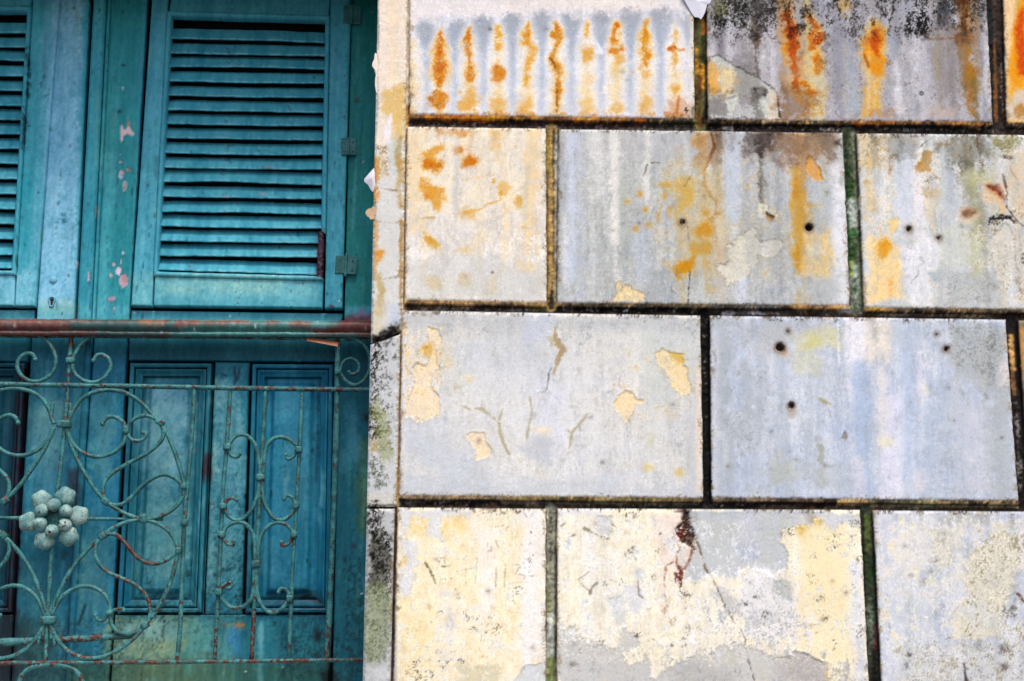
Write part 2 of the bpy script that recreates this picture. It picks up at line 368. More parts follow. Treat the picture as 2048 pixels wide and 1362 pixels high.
# long runs of water, rust and soot crossing the courses
def run(x, y0, y1, w, col, a, sl=0.03):
    n = 6; P_ = []; W_ = []
    for i in range(n+1):
        t_ = i/n; P_.append((x+(x-1080)*7.3e-5*(y1-y0)*t_+rgw.normal()*1.5, y0+(y1-y0)*t_)); W_.append(w*(.6+.8*rgw.random())*(1-.35*t_))
    S('p', P_, W_, col, a, 7, 6)
for x, y0, y1, w, c, a in [(1436,-20,240,18,(120,114,116),.6),(1462,-20,200,14,(214,210,220),.6),(1490,-20,240,16,(130,122,124),.5),(1512,-20,330,10,(86,72,62),.7),(1538,-20,240,12,(216,212,222),.6),(1562,-20,240,22,(150,112,80),.5),(1602,240,420,26,(186,140,84),.55),(1612,-20,240,20,(188,150,96),.5),(1650,-20,240,14,(196,196,206),.6),(1672,-20,240,20,(150,152,166),.55),(1770,-20,240,24,(178,180,192),.5),(1790,-20,200,14,(128,128,136),.5),(1830,-20,240,18,(226,224,232),.6),(1868,-20,240,14,(160,152,146),.55),(1895,-20,240,16,(120,112,110),.5),(1960,-20,240,16,(110,110,116),.55),(1942,-20,240,26,(150,104,50),.55),
    (1138,258,600,16,(226,226,228),.6),(1160,258,600,14,(206,214,230),.6),(1190,258,520,12,(176,182,184),.5),(1230,258,560,16,(238,236,232),.7),(1262,258,480,10,(178,184,184),.5),(1292,258,420,12,(240,238,234),.7),(1330,258,600,18,(176,184,194),.5),(1360,300,600,20,(204,176,116),.45),(1405,258,560,22,(206,168,98),.6),(1432,258,600,16,(190,160,110),.5),(1462,258,600,14,(212,218,230),.6),(1490,258,600,20,(156,158,164),.55),(1520,250,480,16,(104,98,92),.6),(1552,258,600,18,(150,150,156),.5),(1576,258,600,12,(220,222,232),.6),(1600,250,600,30,(198,150,72),.55),(1640,258,600,18,(196,176,140),.5),(1668,258,600,20,(240,238,240),.7),
    (1740,262,420,14,(196,160,104),.5),(1765,262,600,12,(240,232,216),.6),(1792,262,600,26,(206,212,228),.6),(1838,262,610,30,(242,242,246),.7),(1885,262,610,20,(190,196,200),.5),(1930,262,560,18,(140,136,112),.5),(1955,262,610,12,(118,110,96),.5),(1985,262,610,20,(196,190,164),.5),(2020,262,600,18,(214,190,150),.5),
    (850,256,560,20,(240,214,168),.5),(905,256,600,16,(244,238,230),.6),(960,256,600,14,(238,216,176),.5),(1010,256,540,20,(238,208,156),.5),(1050,256,600,14,(240,232,222),.6),(1075,256,600,12,(232,204,158),.5),
    (860,640,980,20,(228,230,236),.5),(960,640,980,26,(230,230,232),.5),(1060,640,900,20,(204,210,222),.5),(1180,640,980,26,(232,230,226),.5),(1300,640,980,24,(210,216,216),.5),(1360,640,980,16,(226,224,218),.5),
    (1450,640,990,20,(186,192,198),.5),(1500,640,990,22,(212,216,228),.5),(1560,640,990,24,(190,198,208),.5),(1640,640,990,18,(214,218,230),.5),(1700,640,800,28,(242,240,246),.7),(1760,640,990,24,(236,232,236),.6),(1830,640,990,20,(184,198,222),.5),(1900,640,990,26,(224,224,236),.6),(1960,640,990,20,(178,182,184),.5),
    (850,1025,1362,22,(250,232,190),.5),(930,1025,1362,20,(248,244,238),.5),(1000,1025,1362,22,(250,236,204),.5),(1060,1025,1362,22,(248,246,248),.6),(1180,1025,1362,24,(248,246,246),.6),(1250,1025,1362,20,(252,240,208),.5),(1320,1025,1250,22,(244,230,214),.5),(1660,1025,1340,24,(252,240,206),.5),(1690,1025,1340,14,(246,244,246),.5),(1790,1025,1362,26,(226,228,238),.6),(1850,1025,1362,26,(236,234,236),.5),(1930,1025,1362,22,(200,208,218),.5)]:
    run(x, y0, y1, w, c, a)
PB41 = [(796,1022),(1092,1022),(1092,1420),(786,1420)]; PB42 = [(1116,1022),(1722,1024),(1742,1420),(1116,1420)]; PB43 = [(1750,1026),(2060,1028),(2060,1420),(1768,1420)]; PB23 = [(1720,275),(2060,278),(2060,610),(1730,606)]; PB12 = [(1414,-140),(1970,-140),(1986,236),(1416,232)]
wc.mottle('p', PB23, (240,236,230), .7, .65); wc.mottle('p', PB23, (206,178,128), 1.2, .6); wc.mottle('p', [(1900,275),(2060,275),(2060,600),(1900,560)], (132,124,112), 1.25, .6)
wc.mottle('p', PB12, (206,204,212), .5, .6); wc.mottle('p', PB12, (112,106,106), 1.1, .6); wc.mottle('p', [(1414,-140),(1975,-140),(1975,60),(1414,60)], (66,62,60), .8, .6, soft=34)
wc.mottle('p', [(1118,268),(1690,272),(1700,600),(1118,596)], (222,222,220), .7, .55); wc.mottle('p', [(1118,268),(1690,272),(1700,600),(1118,596)], (164,166,164), 1.15, .55); wc.mottle('p', [(1300,300),(1640,300),(1640,560),(1320,560)], (206,178,118), 1.1, .5)
wc.mottle('p', [(806,632),(1402,636),(1404,986),(800,984)], (230,228,224), .7, .5); wc.mottle('p', [(806,632),(1402,636),(1404,986),(800,984)], (190,194,200), 1.25, .45); wc.mottle('p', [(1424,640),(2012,644),(2034,990),(1426,988)], (222,222,232), .75, .45); wc.mottle('p', [(1424,640),(2012,644),(2034,990),(1426,988)], (168,174,180), 1.3, .45)
wc.mottle('p', [(815,262),(1090,262),(1092,596),(812,592)], (244,240,236), .6, .55); wc.mottle('p', [(815,262),(1090,262),(1090,480),(812,480)], (232,198,136), 1.2, .5)
# --- block with rust flames under the corrugated roof
P('p', [(816,-140),(1391,-140),(1391,16),(1335,28),(1290,18),(1200,20),(1130,12),(1060,26),(960,30),(890,34),(816,62)], (233,227,229), 1, 5, 9)
R('p', 1000, -140, 1320, 20, (240,231,226), .7, 10, 8)
FL = [825, 880, 938, 996, 1055, 1113, 1174, 1231, 1292, 1351]
P('p', [(816,70),(850,52),(905,44),(960,40),(1020,36),(1090,30),(1150,34),(1210,28),(1270,32),(1330,24),(1389,30),(1389,92),(1300,84),(1200,90),(1100,92),(1000,100),(900,112),(816,128)], (166,172,184), .75, 8, 10)
for i, fx in enumerate(FL):
    mx = fx+29
    if i < 9: R('p', mx-14, 40, mx+14, 228, (196,204,217), .85, 9, 5)
    if i < 9:
        gy = [58,46,44,40,36,38,34,34,30][i]
        P('p', [(mx-19,gy),(mx-6,gy-9),(mx+8,gy-5),(mx+19,gy+3),(mx+9,gy+34),(mx+4,gy+80),(mx-4,gy+80),(mx-10,gy+34)], (160,167,179), .75, 6, 8);  S('p', [(mx, gy+30),(mx+1,190)], [13,8], (178,189,207), .6, 7, 4)
    ty = [66,50,52,44,38,34,36,38,38,40][i]
    P('p', [(fx,ty-14),(fx+14,ty+14),(fx+23,105),(fx+24,228),(fx-24,228),(fx-23,105),(fx-14,ty+14)], (226,228,238), .95, 5, 5)
    P('p', [(fx,ty+4),(fx+9,ty+26),(fx+16,108),(fx+17,228),(fx-17,228),(fx-16,108),(fx-9,ty+26)], (242,234,222), .9, 6, 4)
    R('p', fx-12, 130+(i*37)%40, fx+12, 226, (240,222,192), .6, 8, 6)
def flame(k, pts, w, c=OC2, a=.95, **kw): S(k, pts, [x*2.3 for x in w], (234,190,112), a*.7, 7, 5); S(k, pts, [x*1.15 for x in w], c, a, 4, 5, **kw); S(k, pts, [x*1.6 for x in w], (242,232,218), .8, 2, 3, speck=1.7)
for i, fx in enumerate(FL):
    S('p', [(fx,80+(i*29)%40),(fx+((i*7)%5-2),226)], [5,16], (236,204,144), .55, 7, 7); S('p', [(fx-15,228),(fx+15,229)], 8, (200,136,66), .55, 4, 6)
flame('A', [(572,205),(555,330),(555,470),(562,600),(552,700)], [5,13,17,20,6]); flame('A', [(560,380),(556,560)], [5,9], RU, .6)
P('A', [(540,710),(620,780),(610,850),(550,890),(470,860),(480,790)], OC2, .85, 3, 7); flame('A', [(490,800),(540,720)], [5,5], (150,90,30), .6)
flame('A', [(795,225),(788,340),(795,460),(800,560),(800,640)], [5,11,9,14,8]); P('A', [(740,740),(850,720),(870,800),(830,880),(730,890),(700,820)], OC, .75, 4, 8)
flame('A', [(1030,220),(1028,390)], [7,8], (222,170,80)); P('A', [(1020,520),(1080,560),(1070,630),(1020,670),(980,640),(975,570)], OC2, .85, 2.5, 5); E('A', 1030, 840, 55, 50, OC, .55, 4, 7)
flame('A', [(1268,190),(1252,330)], [7,11], (216,150,50)); flame('A', [(1300,400),(1275,470),(1250,600),(1245,690)], [9,7,9,4], OC, .7); E('A', 1245, 840, 50, 60, OC, .55, 4, 6)
flame('A', [(1485,180),(1502,245)], [4,10]); flame('A', [(1465,270),(1528,285),(1450,470),(1500,560),(1510,700),(1495,920)], [4,6,6,14,11,3], (204,136,42)); S('A', [(1440,465),(1480,520),(1498,700),(1496,925)], 1.6, (120,70,20), .7)
flame('A', [(1735,170),(1740,262)], [5,5], OC, .7); P('A', [(1700,395),(1780,385),(1780,470),(1720,495),(1700,450)], OC, .95, 2, 3); R('A', 1690, 790, 1790, 900, (232,196,130), .7, 6, 6)
S('A', [(1815,325),(1850,420)], [2,12], (236,236,246), .9, 2, 2)
flame('B', [(132,195),(108,315)], [9,11]); P('B', [(65,400),(180,382),(190,400),(130,430),(75,425)], OC2, .9, 1.5, 3); E('B', 165, 478, 26, 22, OC, .7); E('B', 140, 575, 35, 60, (232,190,110), .6, 4); E('B', 140, 880, 60, 40, OC, .55, 4, 6)
flame('B', [(372,180),(352,300),(365,430),(392,455)], [5,13,14,6], (214,142,28)); E('B', 368, 520, 22, 25, OC2, .9); flame('B', [(340,530),(275,580)], [6,4], OC, .6); E('B', 370, 600, 40, 25, OC, .6, 4); E('B', 375, 840, 65, 70, OC, .6, 5, 7)
flame('B', [(605,180),(600,390)], [4,4], OC, .55); flame('B', [(550,402),(605,385),(655,405)], [4,7,4], RU, .8); flame('B', [(605,420),(600,600)], [4,5], OC, .6); E('B', 603, 712, 30, 22, OC, .9)
P('B', [(540,820),(640,780),(740,840),(745,935),(530,935)], (196,142,108), .55, 5, 8); S('B', [(630,770),(615,900)], [3,7], (190,100,40), .6)
S('B', [(688,865),(694,905)], 1.6, (40,30,30)); S('B', [(676,888),(712,886)], 1.4, (40,30,30))
R('B', 725, 110, 755, 930, (238,222,190), .6, 3, 3)
# --- streaked grey block with three rust runs
for x, y0, y1, w, c, a in [(980,220,520,16,(140,134,146),.7),(1030,40,420,14,(214,210,220),.6),(1380,150,700,16,(214,210,222),.6),(1120,250,560,26,(172,168,180),.6),(900,200,440,14,(216,214,222),.7)]:
    S('B', [(x,y0),(x+6,y1)], [w*.6,w], c, a, 6, 4)
R('B', 880, -200, 1430, 130, (150,146,146), .6, 10, 14); R('B', 880, -200, 1420, 190, (52,52,44), .9, 6, 14, speck=.35); E('B', 1130, 60, 60, 110, (40,44,40), .8, 6, 12, speck=-.3); E('B', 960, 60, 50, 70, (120,124,70), .5, 6, 8)
E('B', 1400, 60, 50, 60, (44,44,44), .8, 6, 12, speck=-.1)
S('B', [(1240,180),(1250,300),(1255,600)], [20,14,10], (110,92,76), .75, 4, 6); E('B', 1250, 285, 40, 40, (44,34,34), .85, 3, 7, speck=-.3); E('B', 1260, 580, 45, 40, (92,72,68), .7, 4, 8, speck=-.3)
S('B', [(1490,20),(1530,300),(1565,600),(1590,760)], [30,52,46,30], (226,170,100), .7, 9, 6)
S('B', [(1500,110),(1530,220),(1545,400),(1560,570),(1580,700)], [18,28,24,20,8], RU, .95, 4, 6); S('B', [(1500,140),(1540,240),(1530,300)], [9,18,8], (116,44,16), .9, 4, 6); S('B', [(1480,280),(1490,480)], [5,8], OC, .8, 3, 3)
S('B', [(1500,30),(1530,110),(1515,220)], 1.6, (110,80,60), .8)
S('C', [(60,20),(130,500),(150,900)], [20,38,40], (222,206,160), .8, 7, 6)
for a_, b_ in [((75,140),(130,215)),((105,285),(115,380)),((175,290),(140,330))]: flame('C', [a_,b_], [10,12], RU)
flame('C', [(150,430),(155,560)], [10,13], OC2); flame('C', [(20,650),(85,720)], [7,11], OC2); E('C', 125, 738, 24, 16, RU, .9); R('C', 0, 720, 210, 930, (196,140,62), .8, 6, 8, speck=.1)
E('C', 205, 560, 30, 30, (110,86,66), .7, 3, 7, speck=-.2); E('C', 180, 470, 25, 35, (110,90,70), .5, 3, 7, speck=-.2)
P('C', [(580,120),(660,190),(700,380),(680,600),(650,760),(660,930),(510,930),(540,760),(490,560),(500,330),(530,220)], (236,200,130), .85, 6, 7)
P('C', [(590,140),(650,200),(690,340),(640,430),(700,480),(670,600),(600,640),(530,520),(500,430),(520,290)], (226,150,36), .95, 4, 6)
P('C', [(560,270),(620,230),(640,330),(620,440),(560,400),(520,320)], (196,84,8), .95, 2.5, 7); S('C', [(510,430),(550,530)], [4,7], (170,96,20), .8)
for x in (525, 575, 630): S('C', [(x,640),(x-6,930)], [8,5], (224,164,60), .6, 4, 4)
S('C', [(770,470),(800,880)], [8,22], (232,229,236), .8, 6, 4); S('C', [(400,380),(420,860)], [12,22], (176,188,206), .7, 6, 4); S('C', [(260,260),(330,500)], [20,20], (180,182,196), .6, 7, 5); S('C', [(730,280),(760,470)], [14,10], (158,170,190), .6, 6, 4); S('C', [(970,200),(1010,900)], [26,34], (198,196,206), .6, 8, 5)
E('C', 930, 110, 100, 90, (40,42,44), .9, 4, 14, speck=.05); R('C', 1080, -250, 1500, 120, (52,54,58), .75, 8, 14, speck=-.35); R('C', 400, -250, 1100, 60, (150,148,150), .6, 10, 12, speck=-.3); E('C', 230, 80, 45, 60, (90,90,108), .7, 5, 9, speck=-.2); E('C', 340, 60, 50, 60, (212,166,80), .7, 4, 8)
E('C', 1140, 130, 50, 80, (60,70,84), .8, 6, 8)
S('C', [(1310,-250),(1310,200),(1320,420),(1350,600),(1385,900)], [26,26,28,26,20], (158,100,28), .8, 8, 6); S('C', [(1300,0),(1320,320)], [22,10], (84,48,22), .75, 7, 6); S('C', [(1345,400),(1370,640)], [10,12], (190,128,14), .8, 5, 5); S('C', [(1400,650),(1420,940)], [10,14], (112,112,70), .6, 6, 5)
S('C', [(1040,312),(1180,310),(1390,292)], [3.5,2,2.5], (164,90,50), .8); S('C', [(1090,320),(1100,640)], [7,10], (190,180,130), .6, 5, 4)
R('C', 1030, 860, 1250, 950, (206,182,166), .6, 6, 6); R('C', 560, 880, 760, 945, (176,130,96), .5, 5, 6); S('C', [(1470,200),(1530,920)], [12,16], (220,218,228), .7, 5, 3)
P('B', [(868,462),(950,440),(1085,535),(1250,602),(1370,680),(1432,742),(1442,945),(868,945),(858,700)], (208,212,204), 1, 1.5, 3, h=-.0015, edge=(46,44,48), ea=.9)
P('B', [(866,470),(900,490),(955,560),(940,640),(975,720),(900,770),(862,700)], (234,172,82), .95, 2, 4); P('B', [(965,540),(1070,560),(1090,640),(1010,800),(950,830),(990,690)], (242,212,156), .9, 2.5, 6); R('B', 880, 780, 1040, 930, (196,196,202), .7, 4, 6)
P('B', [(1060,930),(1090,810),(1150,770),(1220,790),(1235,940)], (192,188,194), .8, 2, 3, edge=(90,80,74), ea=.5)
P('B', [(1240,710),(1340,710),(1330,775),(1260,770)], (16,16,16), 1, 2, 5); S('B', [(1250,770),(1270,930)], [16,26], (120,118,116), .8, 4, 7); R('B', 1350, 720, 1435, 940, (222,204,186), .8, 3, 4); S('B', [(1425,740),(1440,930)], [2,4], (60,44,40), .8)
E('C', 975, 748, 18, 18, (66,64,60), .9, 1, .5); E('C', 975, 748, 9, 9, (180,178,180), .8, 1, .3)
# --- sliver of ochre block
P('C', [(1600,-250),(1720,-250),(1720,100),(1700,400),(1690,700),(1660,700)], (240,214,180), .9, 4, 3); P('C', [(1800,-250),(1800,720),(1720,720),(1680,790),(1680,500),(1720,200),(1760,60)], (238,160,30), 1, 4, 4)
P('C', [(1800,60),(1810,620),(1760,600),(1745,420),(1730,260),(1740,130)], (206,84,14), 1, 4, 4); P('C', [(1800,715),(1800,960),(1660,950),(1690,800),(1730,720)], (214,206,200), 1, 1.5, 3); E('C', 1770, 880, 40, 60, (176,122,50), .8, 3, 6)
# --- small cream block, ochre spots
R('p', 813, 256, 1095, 420, (240,230,210), .55, 14, 12); R('p', 812, 520, 1095, 604, (208,210,210), .7, 16, 12)
S('D', [(1230,-200),(1210,300),(1190,700)], [30,26,16], (236,208,160), .7, 9, 7); S('D', [(330,-180),(330,560)], [36,20], (238,214,172), .7, 9, 8); S('A', [(1000,1060),(1020,1250)], [30,20], (232,190,120), .7, 7, 8); S('A', [(840,1060),(700,1080)], [8,10], (226,170,90), .5, 5, 6); R('A', 540, 1040, 760, 1080, (214,150,84), .6, 4, 6)
P('A', [(510,1170),(600,1160),(520,1240),(575,1330),(560,1370),(440,1350),(435,1230),(470,1210)], OC, .95, 2, 6); E('A', 705, 1203, 32, 26, OC2, .95, 1.5, 2); P('A', [(795,1228),(848,1290),(830,1320),(740,1342),(752,1280)], OC2, .95, 1.5, 2)
P('D', [(400,0),(540,0),(545,55),(500,72),(420,45)], OC2, .85, 2, 5); P('D', [(700,-10),(805,-10),(790,30),(705,55)], OC2, .9, 1.5, 3); P('D', [(390,150),(480,200),(560,210),(550,300),(520,375),(470,350),(410,270)], OC, .95, 2.5, 6); E('D', 430, 285, 16, 18, OC2, .8, 2, 3)
E('D', 1013, 208, 48, 60, (228,188,116), .9, 2, 4); E('D', 1130, 318, 22, 36, (216,170,80), .9, 2, 3); S('D', [(935,150),(930,170)], 7, (226,178,96), .9); S('D', [(985,240),(992,300),(900,330),(830,375),(720,395)], [5,6,4,3,10], (222,172,90), .85, 2, 2.5); S('D', [(990,290),(1055,400)], [5,3], (232,204,156), .8, 2, 2); S('D', [(700,150),(940,110)], [3,3], (230,196,140), .6, 2, 2)
P('D', [(650,400),(700,360),(800,370),(790,440),(700,450)], (226,184,110), .8, 3, 6); P('D', [(410,560),(480,590),(540,630),(500,690),(430,640)], (214,164,70), .95, 2.5, 6); E('D', 700, 680, 55, 12, (230,194,124), .7, 3, 5); E('D', 1165, 510, 30, 30, (232,204,150), .7, 3, 6); E('D', 720, 910, 50, 50, (208,188,148), .75, 4, 6); E('D', 490, 930, 50, 45, (214,194,150), .7, 4, 6); E('D', 935, 940, 40, 55, (222,208,178), .7, 4, 6); E('D', 1180, 800, 80, 50, (236,214,172), .7, 4, 8); E('D', 925, 852, 11, 9, (150,140,124), .9, 1, 1); E('D', 440, 700, 50, 40, (244,238,230), .8, 5, 8)
S('D', [(270,445),(490,435)], 1.5, (200,170,120), .7)
# --- grey block with ochre runs
R('p', 1117, 262, 1700, 320, (196,194,196), .5, 12, 12)
for k, x, y0, y1, w, c, a in [('D',1530,-180,900,22,(202,211,230),.8),('D',1700,-200,300,30,(224,224,222),.7),('E',112,-220,620,18,(233,231,227),.85),('E',362,-240,300,12,(230,228,224),.8),('E',180,50,800,16,(186,192,186),.7),('E',1000,-80,420,34,(196,206,222),.7),('E',1080,900,1090,20,(218,222,240),.9),('E',320,500,900,30,(206,214,228),.5)]:
    S(k, [(x,y0),(x-4,y1)], [w,w*.8], c, a, 7, 4)
P('E', [(560,120),(900,100),(920,420),(960,760),(900,900),(620,880),(560,500)], (206,184,138), .5, 9, 9)
S('B', [(890,1055),(915,1180),(880,1260),(840,1362)], [5,6,3,4], (92,60,40), .9, 1.5, 2); S('E', [(800,10),(785,150),(800,210),(880,330),(880,400),(840,450),(880,590),(905,770)], [9,8,10,5,9,6,6,10], (190,150,92), .85, 2.5, 3)
P('B', [(735,1095),(850,1080),(845,1150),(780,1185),(725,1165)], (216,164,92), .8, 3, 4); S('B', [(840,1130),(820,1362)], [18,14], (214,180,130), .7, 5, 5)
P('E', [(565,150),(690,160),(690,320),(600,420),(620,500),(560,480)], (212,172,80), .75, 4, 8); P('E', [(790,370),(830,390),(810,430),(770,400)], (208,156,60), .8, 3, 3); P('E', [(700,510),(800,470),(860,500),(860,580),(760,590),(695,560)], (204,146,42), .95, 2.5, 5); P('E', [(690,625),(850,620),(830,720),(700,720),(675,680)], (206,158,60), .9, 3, 5); P('E', [(530,815),(640,775),(720,735),(705,830),(620,860),(590,885)], (206,146,34), .95, 2, 5); E('E', 800, 780, 40, 35, (208,160,70), .8, 3, 6); E('E', 830, 980, 50, 30, (200,176,110), .6, 4, 6)
R('E', 860, 600, 950, 1060, (196,186,178), .5, 8, 8)
S('E', [(1470,80),(1490,240),(1490,420),(1500,640),(1500,840)], [18,24,30,34,20], (204,160,72), .85, 8, 6); S('E', [(1480,150),(1480,280)], [8,8], (206,140,40), .7, 4, 4); S('E', [(1500,640),(1500,800)], [10,12], (198,142,40), .7, 5, 5); S('E', [(1510,1000),(1500,1090)], [16,20], (206,176,110), .7, 6, 5)
P('E', [(965,650),(1080,565),(1165,485),(1185,500),(1175,570),(1250,625),(1350,600),(1385,640),(1330,720),(1200,700),(1180,800),(1110,880),(1010,925),(955,955),(945,860),(880,830),(890,795),(950,790),(975,740)], (224,220,206), .95, 1.5, 4, h=-.001, edge=(150,130,100), ea=.7)
P('E', [(1195,310),(1280,345),(1265,430),(1190,430)], (218,214,192), .95, 1.5, 2, edge=(90,80,70)); P('E', [(1255,395),(1315,430),(1295,470),(1265,445)], (176,134,84), .95, 1, 1.5, h=-.004, edge=(50,40,30), ea=.9)
R('E', 1100, 440, 1400, 800, (170,174,178), .35, 10, 10); S('E', [(1210,-60),(1215,300)], [9,11], (108,104,88), .8, 4, 6, speck=-.6); P('B', [(1230,1050),(1400,1050),(1370,1150),(1330,1190),(1290,1290),(1260,1200)], (30,26,32), .9, 4, 9, speck=-.5)
P('B', [(1440,1060),(1900,1060),(1880,1200),(1640,1330),(1450,1340)], (176,142,112), .6, 9, 9); P('C', [(0,1060),(330,1060),(300,1200),(60,1280),(0,1300)], (182,158,128), .5, 9, 9); E('C', 300, 1145, 24, 16, (34,28,30), .9, 2, 5)
P('F', [(75,-40),(140,45),(175,155),(110,160),(65,110),(40,65)], (226,164,86), .95, 1.2, 2, h=-.001, edge=(110,80,50), ea=.7)
for x, y, rx, ry in [(300,262,17,19),(205,313,20,15),(345,375,18,22),(362,486,26,18),(270,520,16,18),(480,190,50,18),(440,440,14,44),(525,400,14,40),(490,270,14,34),(710,40,14,24)]: E('E', x, y, rx, ry, (204,160,78), .85, 1.8, 2.5)
S('E', [(360,30),(330,120)], 1.3, (90,90,84), .7); S('E', [(390,20),(450,20),(520,50)], 1.6, (96,88,80), .6); S('E', [(690,120),(640,200)], 2, (150,120,84), .6); S('E', [(680,850),(672,960),(668,1085)], 1.5, (70,66,70), .85); S('E', [(660,510),(670,600)], 3, (140,126,120), .6); S('E', [(435,610),(460,660),(540,690)], [5,4,5], (178,174,150), .7)
P('E', [(85,1065),(125,1010),(120,930),(152,925),(160,985),(215,940),(240,990),(330,1010),(345,1065)], (240,218,172), .95, 1.2, 3, h=-.001, edge=(180,140,80))
R('F', 240, 180, 375, 1090, (236,236,242), .8, 9, 6); P('F', [(20,540),(200,550),(250,700),(230,900),(120,900),(10,860)], (232,204,146), .8, 7, 8); P('F', [(20,335),(185,325),(188,355),(20,360)], (194,156,84), .9, 2, 2); S('F', [(120,380),(80,480)], [14,8], (176,160,110), .6, 4, 4); R('F', 0, 890, 300, 1080, (192,196,198), .8, 8, 8); R('F', 100, 160, 240, 480, (196,202,208), .7, 8, 7); E('F', 205, 250, 22, 18, (160,164,150), .8); E('F', 110, 690, 60, 50, (222,222,214), .7, 5, 8)
# --- block right of the mossy joint
R('C', 460, 1070, 720, 1362, (226,214,190), .9, 6, 8); R('C', 460, 1070, 720, 1362, (196,156,96), .7, 5, 8, speck=.7); R('F', 470, -40, 560, 480, (222,190,132), .6, 4, 8, speck=-.1); P('F', [(480,60),(500,130),(545,135),(490,140)], (240,240,244), .9, 2, 3); E('F', 510, 165, 44, 20, (206,166,104), .9, 2, 4)
P('F', [(500,540),(690,630),(745,700),(770,850),(785,1030),(690,1050),(510,1095)], (248,218,162), .95, 5, 7); P('F', [(575,615),(640,610),(690,640),(660,720),(620,750),(580,690)], (224,160,48), .9, 3, 6); P('F', [(665,460),(745,440),(735,520),(690,560),(665,520)], (240,212,152), .95, 2, 3, edge=(190,150,90)); E('F', 690, 960, 12, 60, (226,168,100), .7, 3, 4)
S('F', [(800,-60),(790,300),(810,470)], [40,34,26], (208,216,232), .8, 8, 5); P('F', [(790,690),(900,620),(1010,560),(1070,690),(1050,800),(970,850),(990,1000),(950,1085),(850,1095),(800,950)], (238,238,244), .95, 6, 7); R('F', 860, 400, 960, 620, (232,230,236), .7, 7, 6)
P('F', [(940,-70),(1010,-60),(985,40),(990,90),(860,100),(870,50),(920,10)], (192,152,92), .95, 1.5, 4, edge=(244,240,244), ea=1); E('F', 930, 220, 40, 60, (196,158,100), .8, 3, 9, speck=.2); E('F', 1000, 130, 60, 30, (120,96,76), .7, 3, 9, speck=.3); E('F', 1025, 250, 35, 24, (208,184,140), .8, 2, 4); S('F', [(870,110),(890,260),(900,460)], [20,16,10], (236,232,240), .8, 4, 6); S('F', [(700,-20),(690,100)], [14,10], (130,96,60), .7, 3, 6, speck=0)
P('F', [(950,290),(1020,300),(1020,420),(1060,560),(1000,570),(960,420)], (226,214,190), .85, 2, 4, edge=(160,140,110)); S('F', [(1110,0),(1140,350)], [30,34], (196,204,214), .7, 9, 5); R('F', 1060, 480, 1300, 780, (208,212,202), .7, 10, 9); P('F', [(970,850),(1060,840),(1060,930),(1000,940)], (178,190,198), .9, 4, 5); R('F', 1050, 840, 1500, 1095, (190,194,196), .8, 10, 9); R('F', 1080, 850, 1450, 1095, (140,140,136), .5, 8, 9, speck=.8)
S('F', [(1290,20),(1310,240),(1340,460)], [22,20,16], (150,152,118), .7, 7, 6); E('F', 1260, 30, 60, 60, (120,116,110), .7, 6, 9, speck=-.1); P('C', [(1500,1075),(1700,1075),(1760,1140),(1640,1250),(1520,1180)], (140,134,84), .75, 6, 9, speck=-.6); S('C', [(1600,1255),(1690,1270)], [4,8], (84,72,70), .7, 2, 4, speck=-.4); E('F', 1360, 130, 110, 70, (204,200,156), .6, 8, 9); E('F', 1340, 700, 60, 200, (206,206,164), .5, 10, 9)
E('F', 1470, 250, 90, 80, (234,200,160), .9, 6, 6); S('F', [(1460,250),(1540,380)], [14,12], (232,196,150), .8, 5, 4); P('F', [(1420,200),(1495,185),(1530,250),(1555,305),(1535,300),(1480,245),(1440,225)], (112,40,16), 1, 2, 2.5, h=-.002)
P('F', [(1435,455),(1500,420),(1590,425),(1645,470),(1620,490),(1560,445),(1510,480),(1440,475)], (54,46,48), 1, 1.5, 5, speck=-.6, h=-.002); S('F', [(1535,110),(1555,200),(1570,260),(1565,360),(1640,455),(1700,505)], [2,2.5,2,3,4,2], (88,74,70), .9)
P('F', [(1530,470),(1590,480),(1620,560),(1640,700),(1640,830),(1560,940),(1490,880),(1450,700),(1420,650),(1430,590),(1490,570)], (218,213,202), .95, 2, 4, h=-.001, edge=(120,110,104)); R('F', 1490, 640, 1640, 900, (150,146,140), .6, 4, 8, speck=.8); R('F', 1640, -60, 1760, 480, (222,200,172), .7, 6, 7); E('F', 1690, 760, 25, 60, (60,52,46), .8, 3, 7, speck=0)
E('F', 1275, 410, 62, 50, (226,206,182), .9, 3, 5, h=-.001); E('F', 1280, 400, 36, 16, (126,82,52), .9, 3, 4)
S('C', [(1415,1070),(1425,1180),(1470,1345)], [4,3,2], (120,66,44), .9); S('C', [(1060,1105),(990,1150),(975,1170)], 1.8, (60,56,56), .8); S('C', [(1010,1160),(1280,1160)], 1.6, (190,156,120), .6)
# --- large pale block with peach peels
for p_, w_, c_, a_ in [([(815,642),(1395,650)],34,(190,194,199),.6),([(1385,650),(1392,985)],34,(196,200,203),.5),([(815,975),(1400,985)],30,(196,202,212),.55),([(830,880),(960,960)],60,(194,202,216),.5),([(1130,690),(1200,900)],46,(228,228,230),.5),([(1300,660),(1330,800)],50,(204,210,208),.5),
    ([(1435,650),(1440,980)],44,(178,184,190),.6),([(1480,660),(1640,668)],50,(184,186,190),.5),([(1500,760),(1510,960)],40,(182,190,200),.5),([(1990,660),(2015,980)],44,(180,184,186),.6),([(1900,780),(1930,980)],50,(188,196,206),.45),([(1560,930),(1700,960)],40,(184,190,194),.5)]:
    S('p', p_, w_, c_, a_, 16, 14)
for q_ in ([(806,632),(1402,636),(1404,720),(800,710)], [(1330,632),(1402,636),(1406,986),(1340,984)], [(1424,640),(1560,644),(1560,990),(1426,988)], [(1900,640),(2012,644),(2034,990),(1920,990)]): wc.mottle('p', q_, (168,171,174), .85, .5, soft=26, sharp=.5)
